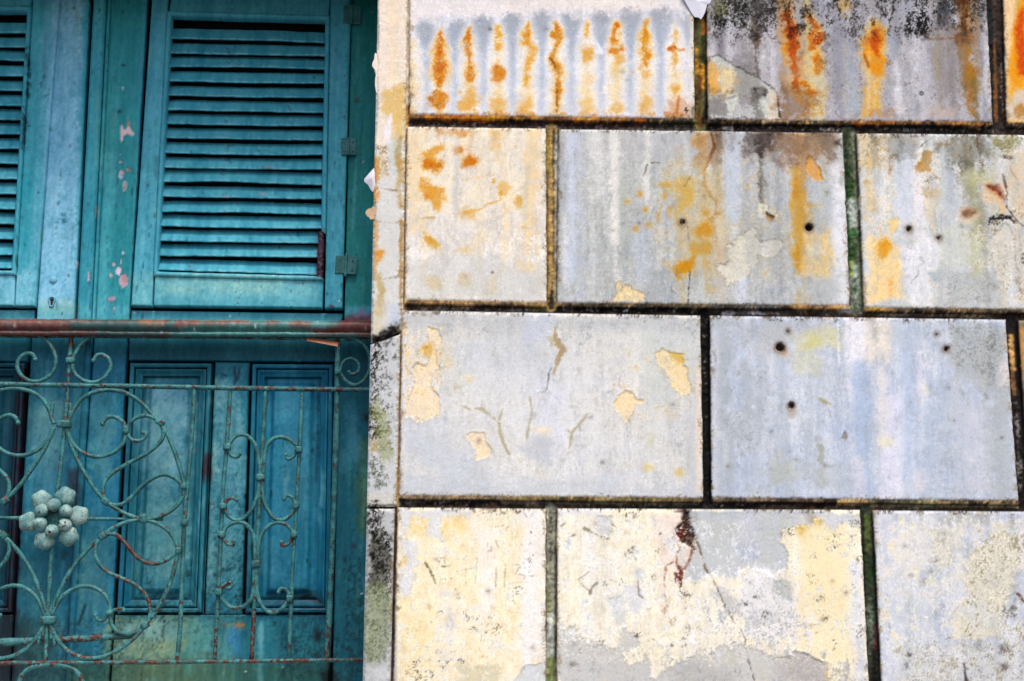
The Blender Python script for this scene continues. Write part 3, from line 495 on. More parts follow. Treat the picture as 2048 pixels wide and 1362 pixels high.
R('G', 330, 620, 900, 1240, (207,212,221), .5, 16, 14); R('G', 700, 60, 1420, 500, (208,214,224), .5, 16, 14); R('G', 700, 320, 1300, 900, (226,226,226), .55, 18, 14); R('G', 1350, 420, 1560, 820, (224,226,238), .8, 14, 8); E('G', 1350, 900, 130, 90, (196,200,208), .7, 10, 10); R('G', 330, 1110, 1967, 1240, (206,211,218), .6, 10, 10); R('G', 1000, 960, 1200, 1200, (226,226,228), .5, 9, 9); R('D', 1180, 1170, 1380, 1362, (204,210,226), .7, 12, 10)
R('H', 0, 0, 400, 350, (226,224,216), .5, 16, 10); R('H', 330, 60, 730, 400, (208,214,212), .5, 14, 10); R('H', 300, 600, 480, 1000, (228,228,228), .5, 12, 8)
R('G', 335, 90, 700, 340, (226,222,214), .8, 4, 9); R('G', 340, 90, 700, 330, (170,156,130), .45, 4, 8, speck=.8); S('G', [(345,110),(340,260),(370,330),(400,330)], 2, (180,150,100), .7)
P('G', [(515,-20),(590,0),(612,80),(565,150),(600,285),(550,320),(545,420),(602,480),(607,570),(590,630),(510,690),(432,692),(420,655),(350,652),(352,570),(400,470),(408,380),(400,290),(430,248),(500,270),(540,200),(505,150),(522,60)], PEACH, 1, 1.2, 2.5, h=-.0012, edge=(140,120,96), ea=.6); P('G', [(470,120),(540,110),(535,180),(490,195),(455,160)], (218,168,72), .9, 2, 3)
P('G', [(800,800),(850,768),(900,772),(940,780),(962,870),(1000,910),(975,950),(880,982),(882,900),(820,835)], PEACH, 1, 1.2, 2, h=-.0012, edge=(190,160,110)); E('G', 820, 370, 26, 30, (238,220,180), .8, 3, 4); E('G', 660, 250, 36, 40, (224,214,186), .8, 3, 5); E('G', 740, 435, 22, 10, (196,186,150), .8); E('G', 1360, 760, 70, 30, (240,226,196), .7, 4, 7)
S('G', [(1475,-20),(1480,70),(1535,145),(1505,200),(1480,290),(1468,335)], [7,13,16,7,6,3], (176,154,116), .9, 2, 3, h=-.001); S('G', [(1440,60),(1470,110)], [8,6], (196,190,150), .7, 3, 3); S('G', [(1445,290),(1430,320),(1425,380),(1410,462)], [3,1.6,2,2], (120,116,116), .9); S('G', [(1330,480),(1400,462),(1470,490),(1520,560)], 1, (170,174,180), .7)
for p_, w_ in [([(780,575),(830,600)],[3,6]),([(870,590),(930,600),(985,650)],[4,9,4]),([(925,530),(920,580)],[1.5,3]),([(1078,600),(1052,690),(1060,780),(1085,860),(1130,940)],[2,6,6,5,2]),([(1010,660),(1050,705)],[5,5]),([(1285,510),(1300,600),(1275,740),(1260,840)],[5,5,6,1.5]),([(1722,630),(1660,715),(1600,780),(1595,860),(1570,940)],[2,4,6,4,2]),([(1555,745),(1600,782)],[2,4]),([(1655,715),(1668,760)],[4,3])]: S('G', p_, w_, (188,180,154), .9, 1.5, 1.5)
P('H', [(420,170),(480,140),(530,168),(622,190),(626,250),(662,300),(668,390),(697,420),(682,470),(620,487),(540,425),(520,372),(500,310),(440,240)], (244,222,180), 1, 1.3, 2.5, h=-.0012, edge=(150,130,100), ea=.7); P('H', [(530,170),(620,190),(625,250),(600,240),(550,210)], (216,182,92), .9, 2, 3); R('H', 440, 190, 520, 340, (206,200,180), .6, 3, 6, speck=0)
P('H', [(100,560),(140,500),(195,460),(250,465),(272,530),(332,532),(330,542),(265,560),(240,640),(200,705),(160,650),(110,590)], (248,224,184), 1, 1.2, 2, h=-.0012, edge=(170,150,110), ea=.6); E('H', 370, 1045, 34, 28, (228,206,150), .9, 2.5, 3); E('H', 600, 1075, 34, 24, (226,196,116), .9, 2, 3); E('H', 385, 830, 20, 50, (214,210,180), .7, 3, 5); S('H', [(385,1070),(385,1190)], [8,10], (230,230,232), .7, 4, 3); R('H', 730, 280, 770, 1230, (240,222,206), .8, 2.5, 2); S('H', [(60,470),(110,450)], 1.6, (160,160,160), .7)
# --- large blue-grey block with drill holes
S('I', [(720,540),(720,820),(700,1270)], [40,44,44], (224,224,240), .9, 10, 5); S('I', [(930,80),(920,560)], [20,24], (222,222,234), .85, 9, 5); S('I', [(430,-60),(430,200),(430,360)], [48,34,4], (236,234,242), .95, 7, 4); R('I', 500, -70, 690, 260, (236,226,214), .9, 8, 7); S('I', [(620,300),(620,800)], [26,24], (226,222,224), .8, 9, 6); S('I', [(450,290),(470,650),(490,1240)], [34,36,30], (180,196,222), .85, 10, 6); S('I', [(800,120),(800,1100)], [18,20], (190,204,228), .7, 9, 5); S('I', [(950,600),(960,1240)], [24,30], (188,200,216), .7, 10, 6); S('I', [(455,1000),(450,1260)], [20,24], (220,216,226), .7, 8, 5)
R('I', 1150, -20, 1560, 390, (184,188,188), .85, 10, 9); S('I', [(1470,250),(1480,700),(1500,1240)], [24,22,24], (186,192,198), .85, 7, 6); R('I', 1150, -60, 1540, 320, (130,130,128), .55, 8, 9, speck=.7); S('I', [(1440,-40),(1440,380)], [16,14], (130,130,128), .6, 6, 6, speck=0); R('I', 1240, 600, 1420, 1200, (212,212,224), .6, 10, 8); R('I', 690, -70, 900, 120, (190,200,214), .7, 9, 8); R('I', 1520, 220, 1590, 400, (222,214,216), .8, 4, 4)
R('H', 1450, 30, 1665, 330, (210,208,178), .6, 8, 8); R('I', 0, 0, 300, 140, (216,212,172), .7, 7, 8); E('I', 90, 90, 50, 40, (206,198,120), .5, 6, 8); R('H', 1200, -40, 1450, 240, (192,194,196), .6, 12, 10); S('H', [(930,240),(940,960)], [26,30], (180,188,196), .7, 10, 9); S('H', [(1110,230),(1130,640)], [16,12], (180,186,190), .6, 7, 7); P('H', [(1290,980),(1480,1050),(1500,1140),(1280,1140)], (186,190,186), .8, 6, 8); R('H', 840, 0, 890, 1250, (214,216,226), .7, 3, 3); S('I', [(150,820),(160,1160)], [10,16], (184,188,184), .6, 5, 5); S('I', [(160,890),(165,1000)], [14,16], (166,170,160), .7, 2.5, 4); S('I', [(150,525),(230,560)], [8,5], (176,168,130), .8, 2.5, 2); P('I', [(340,760),(362,800),(350,840),(305,825)], (160,144,126), .9, 1.2, 1.5, h=-.002, edge=(70,60,54)); E('I', 660, 842, 50, 36, (232,228,208), .9, 3, 4); E('I', 945, 445, 32, 38, (226,222,208), .8, 3, 5); E('I', 930, 545, 22, 24, (226,228,236), .9, 2, 3); S('I', [(180,1030),(250,1030)], [5,5], (180,186,186), .6); P('H', [(1320,910),(1390,930),(1380,960),(1330,950)], (208,206,188), .8, 2, 3); S('I', [(285,-60),(295,270)], 2, (240,240,246), .7); E('I', 915, 1150, 45, 80, (222,218,224), .7, 6, 6)
E('H', 1450, 630, 20, 32, (176,164,148), .8, 2.5, 3); E('H', 1395, 160, 17, 22, (214,166,120), .9, 1.5, 1.5)
R('I', 1620, -20, 1760, 320, (214,160,96), .9, 3, 4)
# --- lower cream block with flecks and scratched numerals
P('J', [(285,130),(800,135),(780,190),(600,185),(570,260),(590,340),(500,340),(460,290),(480,210),(380,190),(330,290),(290,330)], (218,223,234), .95, 2, 5, h=.0006, edge=(150,140,120), ea=.35); P('J', [(290,360),(400,370),(390,480),(440,520),(400,570),(390,650),(360,760),(400,850),(370,850),(350,770),(285,760)], (216,220,230), .9, 2, 6, h=.0006, edge=(170,150,110), ea=.4); E('J', 310, 510, 16, 36, (232,186,96), .9, 2, 3); P('J', [(380,195),(480,210),(470,300),(420,320),(350,290)], (248,220,158), .8, 3, 4); P('J', [(590,200),(740,190),(760,280),(650,320),(575,290)], (246,214,146), .85, 5, 6); R('J', 290, 760, 540, 1300, (250,230,184), .6, 10, 8); R('J', 640, 280, 800, 780, (250,232,190), .6, 14, 9); R('J', 800, 130, 1320, 300, (238,232,216), .7, 8, 9)
R('J', 1150, 140, 1330, 1230, (246,243,246), .8, 10, 8); R('J', 850, 300, 960, 900, (248,244,244), .7, 10, 7); R('J', 560, 700, 700, 1200, (238,230,214), .6, 10, 8); P('J', [(640,840),(665,900),(690,980),(640,1025),(600,975),(625,900)], (212,209,206), .9, 3, 2.5); E('J', 620, 740, 50, 40, (220,222,226), .8, 4, 6); P('J', [(690,1260),(800,1270),(900,1235),(990,1270),(1000,1400),(690,1400)], (218,212,186), .9, 2.5, 4, h=-.0008); P('J', [(1130,1330),(1160,1270),(1270,1230),(1330,1230),(1330,1400),(1080,1400)], (208,214,222), .95, 2, 3, h=-.0008, edge=(180,176,150)); P('J', [(1285,820),(1330,790),(1330,850)], (206,212,226), .9, 2, 2)
for x, y, w, h in [(600,635,50,9),(600,672,26,16),(490,645,40,6),(560,860,50,6),(540,950,40,5),(570,975,50,4),(810,910,60,6),(820,940,50,5),(930,905,40,4),(640,545,50,5),(700,580,50,4),(1090,745,24,22),(1100,800,14,24),(1075,870,16,16),(1205,180,26,20),(1210,300,10,36),(1210,390,10,22),(1215,460,12,26),(1200,515,20,22),(1215,570,10,18),(1275,550,10,26),(350,1010,44,20),(380,1050,14,24),(885,1070,18,14),(560,1150,24,18),(730,1225,20,14),(400,1230,60,50),(590,1260,50,60),(420,1310,110,50),(960,1000,60,60),(760,860,24,14),(690,710,20,14),(580,500,24,12),(420,600,14,12),(1000,160,70,30),(880,160,30,12),(1020,260,70,24),(1160,745,30,8),(1150,1290,10,10),(790,990,40,30),(690,770,20,14),(1110,700,40,10)]:
    E('J', x, y, w, h, (70,68,62), .7, 1.5, 6, speck=.9)
SC = (120,112,96)
for p_ in [[(756,470),(754,660)],[(838,480),(820,685)],[(972,560),(966,690)],[(1038,530),(1028,690)],[(690,580),(815,555)],[(1085,530),(1145,535),(1110,595),(1180,615),(1150,655),(1060,670),(1055,710)],[(1200,615),(1300,612)],[(910,365),(905,440),(938,432),(935,402)],[(968,362),(985,405),(1012,420)],[(605,430),(605,520)],[(580,550),(680,530)],[(1155,350),(1150,400)]]: S('J', p_, 1.1, SC, .42, 1, 1.2)
S('J', [(465,515),(510,600),(540,670)], [3,4,2], (110,106,70), .8); S('J', [(640,1155),(760,1135),(860,1140)], 1.2, (190,170,130), .7)
# --- lower wide block: cream paint coming off blue-grey stucco, rusted hole
P('K', [(620,140),(1600,140),(1600,190),(1545,200),(1500,270),(1400,250),(1290,285),(1290,360),(1340,450),(1330,560),(1230,600),(1180,565),(1020,565),(960,635),(880,615),(800,600),(770,600),(690,660),(640,620),(600,640),(640,500),(665,440),(680,360)], (190,197,206), .97, 1.5, 4, h=-.001, edge=(130,124,104), ea=.5); S('K', [(1080,150),(1080,440)], [30,30], (206,208,222), .8, 8, 6); E('K', 1060, 440, 70, 50, (174,184,206), .8, 6, 8); R('K', 700, 200, 950, 320, (196,200,196), .6, 9, 8)
P('K', [(0,1110),(100,1130),(180,1000),(270,1060),(290,1130),(190,1120),(200,1230),(330,1200),(350,1345),(400,1355),(440,1290),(600,1230),(640,1170),(690,1190),(690,1110),(740,1190),(770,1240),(830,1120),(1000,1090),(1050,1110),(1100,1070),(1250,1210),(1400,1150),(1500,1180),(1580,1210),(1580,1420),(-300,1420),(-300,1000),(-240,960),(-180,975),(-130,1100)], (194,196,200), .95, 2, 9, h=-.001, edge=(130,122,106), ea=.45); R('K', 1270, 1180, 1569, 1362, (182,176,176), .7, 8, 7); S('K', [(600,1290),(900,1330)], [40,30], (180,180,178), .6, 7, 7); R('K', 880, 1130, 1000, 1250, (206,206,190), .6, 6, 8)
P('K', [(1000,590),(1180,570),(1230,610),(1240,760),(1390,760),(1400,1060),(1180,1090),(1040,1040),(990,800)], (232,232,240), .9, 5, 8); R('K', 1000, 600, 1400, 1120, (100,100,100), .6, 5, 9, speck=1.4); P('K', [(1235,650),(1300,635),(1360,665),(1360,790),(1300,800),(1240,720)], (184,190,193), .95, 2, 4, h=-.001); P('K', [(790,720),(850,705),(930,740),(1005,800),(1000,880),(920,860),(860,790)], (186,187,190), .9, 3, 6); P('K', [(1040,920),(1130,880),(1140,950),(1050,970)], (196,198,202), .9, 3, 6); E('K', 1215, 910, 35, 45, (196,198,202), .8, 3, 6)
P('K', [(-20,190),(90,180),(100,260),(80,320),(10,325),(-30,290)], (194,202,216), .95, 1.5, 3, h=-.001, edge=(110,104,90), ea=.5); P('K', [(55,770),(150,750),(185,860),(175,960),(110,970),(80,890)], (208,212,214), .95, 2, 4, h=-.001); P('K', [(160,690),(250,680),(310,760),(290,900),(200,860)], (218,221,232), .85, 3, 6); E('K', 275, 595, 22, 35, (196,206,216), .9, 2, 4); E('K', 232, 455, 40, 62, (120,120,116), .7, 2, 7, speck=.1); S('K', [(270,640),(275,740),(300,770)], 1.5, (130,120,110), .7)
P('K', [(370,170),(590,160),(560,400),(500,520),(430,500),(380,330)], (238,222,214), .85, 8, 8); R('J', 1600, 130, 1854, 300, (248,240,222), .4, 6, 6); P('J', [(1415,130),(1854,130),(1800,150),(1700,180),(1480,170),(1420,230)], (222,224,234), .9, 2, 5)
for p_ in [[(1495,335),(1530,318)],[(1600,275),(1690,320),(1690,350)],[(1430,260),(1460,240)],[(1800,245),(1825,265)],[(1640,740),(1660,690),(1700,660)]]: S('J', p_, [4,3,2][:len(p_)], (110,104,84), .55, 1.2, 2)
for x, y, w, h in [(80,500,26,24),(130,550,26,22),(50,535,16,16),(100,640,40,22),(30,665,30,30),(180,195,12,14),(255,175,16,26),(190,275,12,8),(430,315,12,10),(490,390,22,16),(410,435,20,20),(405,490,14,20),(385,625,14,22),(60,345,50,14),(600,760,50,70),(555,660,20,50),(630,1000,30,40),(600,1080,36,60),(510,1105,20,16),(540,930,30,30),(370,1070,30,20),(430,1030,12,20),(350,850,8,8),(160,660,40,30),(30,1100,30,16),(270,1030,30,20),(930,890,36,40),(730,1000,30,14),(850,1000,20,14),(1020,810,24,26),(1130,660,24,14),(1160,1080,20,14),(1190,890,30,30),(960,1080,40,24),(1350,300,60,44),(1515,475,18,10),(1500,605,50,14),(1520,670,40,22),(1440,280,50,30),(1100,760,30,14),(1480,965,20,8)]:
    E('K', x, y, w, h, (70,66,58), .75, 1.5, 6, speck=.75)
P('K', [(1440,300),(1520,260),(1569,190),(1620,200),(1640,300),(1620,1180),(1569,1200),(1500,1180),(1470,1000),(1450,700)], (251,236,200), .9, 5, 6); P('L', [(0,200),(120,190),(160,240),(330,230),(350,500),(350,900),(400,1150),(420,1250),(200,1240),(70,1170),(0,1100)], (250,233,194), .9, 3, 6); P('L', [(-100,160),(100,150),(330,160),(430,170),(430,260),(330,230),(230,280),(170,240),(120,190),(70,250),(20,260)], (208,213,224), .9, 2, 5, edge=(150,130,90), ea=.4); E('L', 25, 285, 36, 24, (228,184,84), .85, 3, 5); E('L', 130, 225, 30, 20, (232,196,110), .7, 3, 5)
P('L', [(360,520),(440,500),(455,1000),(485,1362),(420,1362),(410,1180),(350,1050),(350,900),(380,760)], (226,229,240), .9, 4, 6); P('L', [(0,1150),(90,1190),(195,1240),(195,1400),(-60,1400),(-60,1150)], (190,184,182), .95, 1.5, 4, h=-.001, edge=(150,130,96)); P('L', [(410,1060),(470,1080),(475,1290),(420,1270)], (200,206,218), .9, 2, 4); P('L', [(200,1240),(215,1362),(195,1362)], (232,190,110), .8, 2, 2); R('L', 225, 1260, 330, 1362, (150,140,120), .6, 4, 8, speck=0)
for x, y, w, h in [(240,370,60,50),(390,250,40,46),(385,350,26,40),(415,500,30,44),(400,600,40,14),(320,235,40,12),(90,470,24,12),(70,605,40,10),(90,665,34,22),(150,770,40,14),(180,900,40,30),(320,1000,30,40),(250,1090,20,40),(380,690,20,30),(80,970,14,10),(410,900,20,30),(130,1010,16,20),(430,1010,30,40)]:
    E('L', x, y, w, h, (76,72,64), .7, 1.5, 6, speck=.85)
S('K', [(685,350),(720,450),(750,560),(795,625),(830,690)], [2,4,3.5,3,1.5], (130,112,90), .85, 1.5, 1.2, h=-.001); S('K', [(830,690),(900,840),(960,950)], [1.6,3,1.6], (90,80,76), .7, 1.2, 1.5); S('K', [(1000,990),(1035,1060),(1050,1180),(1075,1270),(1105,1370)], [1,2,2,2.6,2], (110,94,86), .8, 1, 1.2, h=-.0006); S('K', [(1360,840),(1385,930)], 2, (140,130,120), .7)
S('K', [(520,340),(560,390),(570,440)], [6,5,3], (176,110,70), .7, 2.5, 3); P('K', [(600,140),(632,150),(625,225),(655,280),(675,330),(655,375),(668,425),(640,405),(600,385),(570,385),(548,330),(543,265),(592,232)], (32,13,11), 1, 1.5, 2.5, h=-.008); P('K', [(552,270),(592,262),(600,330),(575,378),(550,330)], (112,46,26), .9, 2.5, 4); S('K', [(510,150),(590,150)], [2,5], (70,50,44), .8)
for p_, w_, c_ in [([(575,405),(548,460),(545,530),(580,570)],[4,3.5,3,5],(136,78,58)),([(655,420),(640,490),(600,560)],[4,5,3],(140,84,60)),([(565,545),(575,600),(578,685)],[9,8,4],(104,48,40)),([(520,515),(470,545),(458,640),(458,740),(480,830)],[3,4,3,2.5,1.5],(176,124,104)),([(545,600),(550,680)],[4,2],(120,64,54))]: S('K', p_, w_, c_, .9, 1.5, 1.8)
P('K', [(580,415),(620,395),(648,430),(620,535),(585,560),(552,525),(556,462)], (216,205,200), .9, 2, 2); E('K', 465, 865, 34, 30, (176,130,100), .7, 2, 7, speck=0)
# --- lower right block
R('L', 530, 150, 690, 1400, (216,219,231), .8, 9, 6); P('L', [(680,300),(880,290),(920,420),(880,560),(780,680),(690,560)], (232,229,227), .9, 7, 7); R('L', 560, 800, 900, 1100, (204,211,222), .7, 12, 10); E('L', 940, 620, 60, 60, (190,202,214), .8, 7, 8); E('L', 930, 905, 50, 30, (180,194,204), .8, 6, 8); E('L', 770, 900, 60, 60, (192,202,212), .7, 7, 8)
P('L', [(940,300),(1150,240),(1155,400),(1100,440),(1070,540),(985,560),(970,480)], (228,224,212), .95, 2, 5, h=.0006, edge=(150,150,140), ea=.4); R('L', 1150, 260, 1330, 390, (212,215,228), .9, 4, 4); R('L', 980, 180, 1350, 270, (190,190,186), .6, 7, 8)
P('L', [(1330,280),(1500,240),(1560,330),(1560,560),(1520,700),(1460,780),(1420,900),(1450,1050),(1300,1080),(1100,1060),(1080,900),(1180,760),(1170,600),(1200,470),(1330,380)], (230,222,198), .9, 4, 7, h=.0006, edge=(140,140,120), ea=.5); P('L', [(1560,250),(1640,230),(1640,580),(1560,580)], (236,228,222), .9, 3, 5); P('L', [(1480,280),(1560,270),(1560,330),(1490,320)], (190,204,214), .9, 2, 3); R('L', 1540, 580, 1620, 740, (200,206,222), .9, 4, 4); E('L', 1160, 800, 90, 100, (214,218,228), .7, 8, 9); E('L', 1300, 900, 80, 90, (212,216,222), .6, 8, 9)
P('L', [(690,1120),(790,1060),(930,1080),(1000,1180),(1100,1100),(1300,1110),(1640,1090),(1640,1420),(700,1420)], (210,212,210), .85, 5, 8); R('L', 760, 1060, 1640, 1400, (120,116,106), .6, 8, 9, speck=.95); P('L', [(1010,1130),(1150,1120),(1180,1200),(1080,1240)], (228,228,232), .8, 4, 6); E('L', 1455, 1132, 34, 24, (50,46,46), .95, 2, 3); R('L', 1180, 380, 1560, 800, (130,126,100), .55, 7, 9, speck=1.1); R('L', 950, 290, 1100, 560, (160,156,136), .5, 5, 8, speck=.8); S('L', [(1170,1240),(1185,1362)], [2,6], (70,60,60), .8); S('L', [(1555,740),(1600,800)], [6,4], (110,80,60), .8); E('L', 775, 1170, 20, 24, (60,58,60), .8, 2, 6, speck=.1); E('L', 750, 1250, 24, 24, (90,88,86), .7, 2, 6, speck=.1); E('L', 1455, 1260, 20, 16, (84,66,60), .8, 2, 4); E('L', 1490, 870, 50, 40, (104,96,76), .7, 3, 8, speck=.1)
# --- the plain strip along the door opening
P('p', [(752,-140),(815,-140),(813,240),(806,620),(740,690),(742,400)], (218,218,216), 1, 3, 0); P('p', [(738,690),(806,620),(797,1016),(733,1016)], (206,209,212), 1, 3, 0); R('p', 715, 1016, 794, 1420, (192,194,196), 1, 3, 0)
P('p', [(752,-140),(817,-140),(816,180),(806,230),(800,280),(752,290)], (240,226,212), 1, 6, 5); S('p', [(788,-140),(786,150)], [26,20], (240,222,196), .8, 8, 5); P('A', [(90,720),(270,690),(300,900),(275,1090),(180,1110),(170,960),(80,880)], (222,188,120), .9, 6, 7); S('A', [(165,930),(140,1040),(155,1140)], [8,12,8], (240,236,244), .95, 2.5, 4); R('A', 60, 1180, 160, 1400, (232,222,206), .9, 4, 6); R('A', 60, 1180, 150, 1400, (130,96,60), .8, 3, 6, speck=.5); R('A', 165, 1130, 250, 1400, (202,208,206), .9, 4, 6); S('A', [(240,1100),(225,1362)], [8,14], (178,152,100), .8, 4, 4)
S('D', [(70,0),(95,120)], [16,14], (214,200,170), .9, 3, 6); S('D', [(60,0),(60,230)], [4,6], (176,130,70), .8, 3, 5, speck=-.2); S('D', [(225,0),(225,340)], [14,8], (196,162,104), .9, 4, 5); S('D', [(45,0),(40,250),(45,560),(40,900)], [5,6,6,6], (214,158,90), .85, 3, 4); E('D', 68, 715, 28, 40, (218,150,60), .9, 2, 4); S('D', [(60,880),(90,1000),(60,1150)], [14,10,16], (190,166,110), .8, 4, 6); R('D', 20, 1100, 90, 1340, (216,206,180), .8, 4, 7); S('D', [(70,210),(250,240)], 1.5, (140,120,90), .7); S('D', [(30,455),(100,470),(180,480),(250,460)], 1.8, (150,110,70), .7); S('D', [(100,900),(220,880)], 1.6, (140,134,120), .6); S('D', [(235,440),(232,1100)], [6,4], (180,140,80), .8, 2, 2); R('D', 150, 1080, 215, 1240, (196,206,226), .8, 5, 6)
P('G', [(85,60),(270,-40),(265,10),(220,60),(200,110),(140,80),(95,90)], (38,34,32), .95, 2, 5); P('D', [(0,1362),(120,1310),(220,1250),(215,1270),(140,1340)], (40,36,34), .9, 2, 4)
S('G', [(130,90),(115,300),(110,500),(105,800)], [24,20,22,20], (40,40,32), .9, 4, 8, speck=-.1); R('G', 90, 90, 250, 900, (60,60,52), .7, 4, 8, speck=.75); S('G', [(130,540),(180,760),(200,950)], [26,30,24], (150,156,100), .55, 6, 8); S('G', [(120,1020),(150,1160)], [26,18], (70,74,60), .7, 5, 8, speck=0); E('G', 95, 860, 16, 40, (186,154,84), .7, 2, 5); E('G', 265, 200, 18, 50, (70,66,64), .7, 2, 6, speck=0); R('G', 50, 1250, 260, 1360, (214,208,190), .6, 5, 6)
S('J', [(110,160),(140,300),(180,420)], [34,26,20], (44,42,38), .9, 4, 9, speck=-.2); P('J', [(70,360),(150,320),(200,480),(160,660),(60,690),(60,500)], (92,92,82), .85, 6, 9); R('J', 60, 300, 220, 750, (30,30,28), .8, 5, 9, speck=.1); P('J', [(40,690),(180,690),(220,900),(190,1150),(100,1290),(30,1200)], (150,160,128), .8, 8, 9); R('J', 40, 700, 220, 1250, (84,90,70), .6, 6, 9, speck=.5); R('J', 60, 1250, 220, 1400, (208,210,214), .8, 8, 8)
# grime bleeding down from the joints, and pale washes
rgw = np.random.default_rng(8)
def grime(x0, x1, y, n, ln, col, a):
    for _ in range(n):
        x = x0+rgw.random()*(x1-x0); l_ = ln*(.3+rgw.random()); w_ = 3+rgw.random()*9
        S('p', [(x, y-3), (x+rgw.normal()*2, y+l_*.5), (x+rgw.normal()*3, y+l_)], [w_*1.3, w_, w_*.4], col, a*(.4+.6*rgw.random()), 5, 5, speck=-.2 if rgw.random() < .5 else None)
grime(1420, 1980, 8, 26, 60, (84,80,84), .5); grime(1420, 1690, 268, 16, 46, (110,106,106), .5); grime(1120, 1400, 262, 8, 30, (140,138,138), .4); grime(1720, 2040, 272, 16, 60, (120,118,108), .5); grime(1425, 2010, 642, 14, 40, (150,154,160), .5); grime(815, 1400, 630, 10, 34, (176,180,186), .5); grime(1120, 1720, 1024, 12, 30, (150,148,140), .4); grime(1750, 2040, 1028, 10, 40, (160,160,160), .5); grime(815, 1090, 262, 8, 30, (190,150,110), .4)
for x0, x1, y0, y1, n_ in ((1120,1690,270,600,26),(1425,2010,650,990,22),(1720,2040,280,600,16),(820,1090,270,590,10),(1420,1980,20,230,18),(1760,2040,1030,1360,12)):
    for _ in range(n_):
        x = x0+rgw.random()*(x1-x0); ya = y0+rgw.random()*(y1-y0)*.7; l_ = 40+rgw.random()*140; w_ = 5+rgw.random()*14
        S('p', [(x, ya), (x-l_*.0+rgw.normal()*3, min(y1, ya+l_))], [w_, w_*.6], (240,240,244) if rgw.random() < .6 else (170,176,186), .12+.28*rgw.random(), 6, 5)
# pitted and crumbled places
for x0, y0, x1, y1, n_ in ((1115,265,1690,600,60),(820,270,1090,590,30),(805,630,1400,985,60),(1425,640,2010,990,70),(1120,1025,1730,1360,110),(800,1025,1090,1360,60),(1750,1030,2048,1360,110),(1720,275,2048,600,60),(1415,5,1980,230,60),(820,40,1388,225,40)):
    for _ in range(n_//4):
        x, y = x0+rgw.random()*(x1-x0), y0+rgw.random()*(y1-y0); r_ = .6+rgw.random()**4*2.4
        E('p', x, y, r_*(1+rgw.random()), r_, (112,104,96) if rgw.random() < .6 else (238,238,240), .35+.5*rgw.random(), 1, 2.0, h=-.0006)
for _ in range(12):      # hairline cracks
    x, y = 830+rgw.random()*1200, 270+rgw.random()*1050; p_ = [(x, y)]
    for _k in range(4): x += rgw.normal()*9; y += 6+rgw.random()*14; p_.append((x, y))
    S('p', p_, .9, (120,112,108), .5, .8, .8)
wc.mottle('p', [(1414,-140),(1975,-140),(1978,70),(1414,80)], (54,50,48), .6, .8, sharp=.35, soft=34); wc.mottle('p', [(1790,-40),(1880,-40),(1870,70),(1800,70)], (36,34,34), .1, .8); wc.mottle('p', [(1430,-40),(1500,-40),(1500,60),(1430,50)], (40,44,36), .2, .7); wc.mottle('p', [(1130,1240),(1722,1240),(1740,1330),(1120,1330)], (244,238,222), .35, .8, h=.0005); wc.mottle('p', [(805,655),(885,655),(885,845),(805,845)], (252,238,212), .6, .6); wc.mottle('p', [(805,655),(885,655),(885,845),(805,845)], (226,186,120), 1.3, .6); wc.mottle('p', [(1220,690),(1390,690),(1390,850),(1220,850)], (228,196,140), 1.2, .45)
for x_, y_, rx_, ry_, c_, a_ in [(1520,275,34,26,(60,54,54),.6),(1545,290,60,34,(120,106,98),.5),(1610,285,60,30,(150,116,84),.5),(1800,285,40,24,(126,122,112),.5),(1940,300,50,34,(112,106,90),.55),(1660,285,26,22,(110,104,100),.5),(1420,285,20,40,(150,110,70),.5),(1430,215,30,26,(90,84,80),.5),(1590,200,40,30,(130,90,56),.5),(1500,150,30,60,(110,102,100),.45),(1680,120,24,70,(140,140,150),.45),(1900,120,40,90,(132,120,112),.45)]: E('p', x_, y_, rx_, ry_, c_, a_, 12, 16)
# crumbling coats
wc.mottle('p', PB41, (247,244,240), .75, .7); wc.mottle('p', PB41, (216,216,212), 1.35, .7)
wc.mottle('p', [(1116,1040),(1500,1040),(1560,1200),(1600,1300),(1116,1290)], (247,245,244), .55, .75); wc.mottle('p', [(1116,1030),(1722,1030),(1740,1280),(1116,1280)], (204,208,214), 1.15, .75, h=-.0006); wc.mottle('p', [(1350,1150),(1600,1130),(1640,1300),(1360,1330)], (238,236,240), .35, .7); wc.mottle('p', [(1400,1190),(1600,1160),(1620,1310),(1420,1310)], (176,178,180), .9, .7); wc.mottle('p', [(1130,1290),(1720,1290),(1740,1400),(1120,1400)], (212,212,214), .5, .6); wc.mottle('p', [(1150,1290),(1720,1300),(1740,1400),(1120,1400)], (164,160,158), 1.1, .6)
wc.mottle('p', PB43, (238,236,236), .45, .7); wc.mottle('p', PB43, (228,218,186), .95, .7); wc.mottle('p', [(1960,1060),(2060,1050),(2060,1400),(1900,1400),(1930,1200)], (150,146,130), 1.15, .7); wc.mottle('p', [(1780,1290),(2060,1290),(2060,1400),(1780,1400)], (164,162,156), 1.0, .7)
# soot and rust creeping onto the edges of the blocks
for kx, q in BLK.items():
    for a_, b_, c_, w_ in ((0,1,(84,74,64),8),(3,2,(120,92,62),12),(0,3,(160,138,104),6),(1,2,(150,132,104),6)):
        for off, ws, th in ((0, 1.0, .15), (0, 1.8, .95)):
            S('p', [q[a_], q[b_]], w_*ws, c_, .75, 2.5, 6, speck=th)
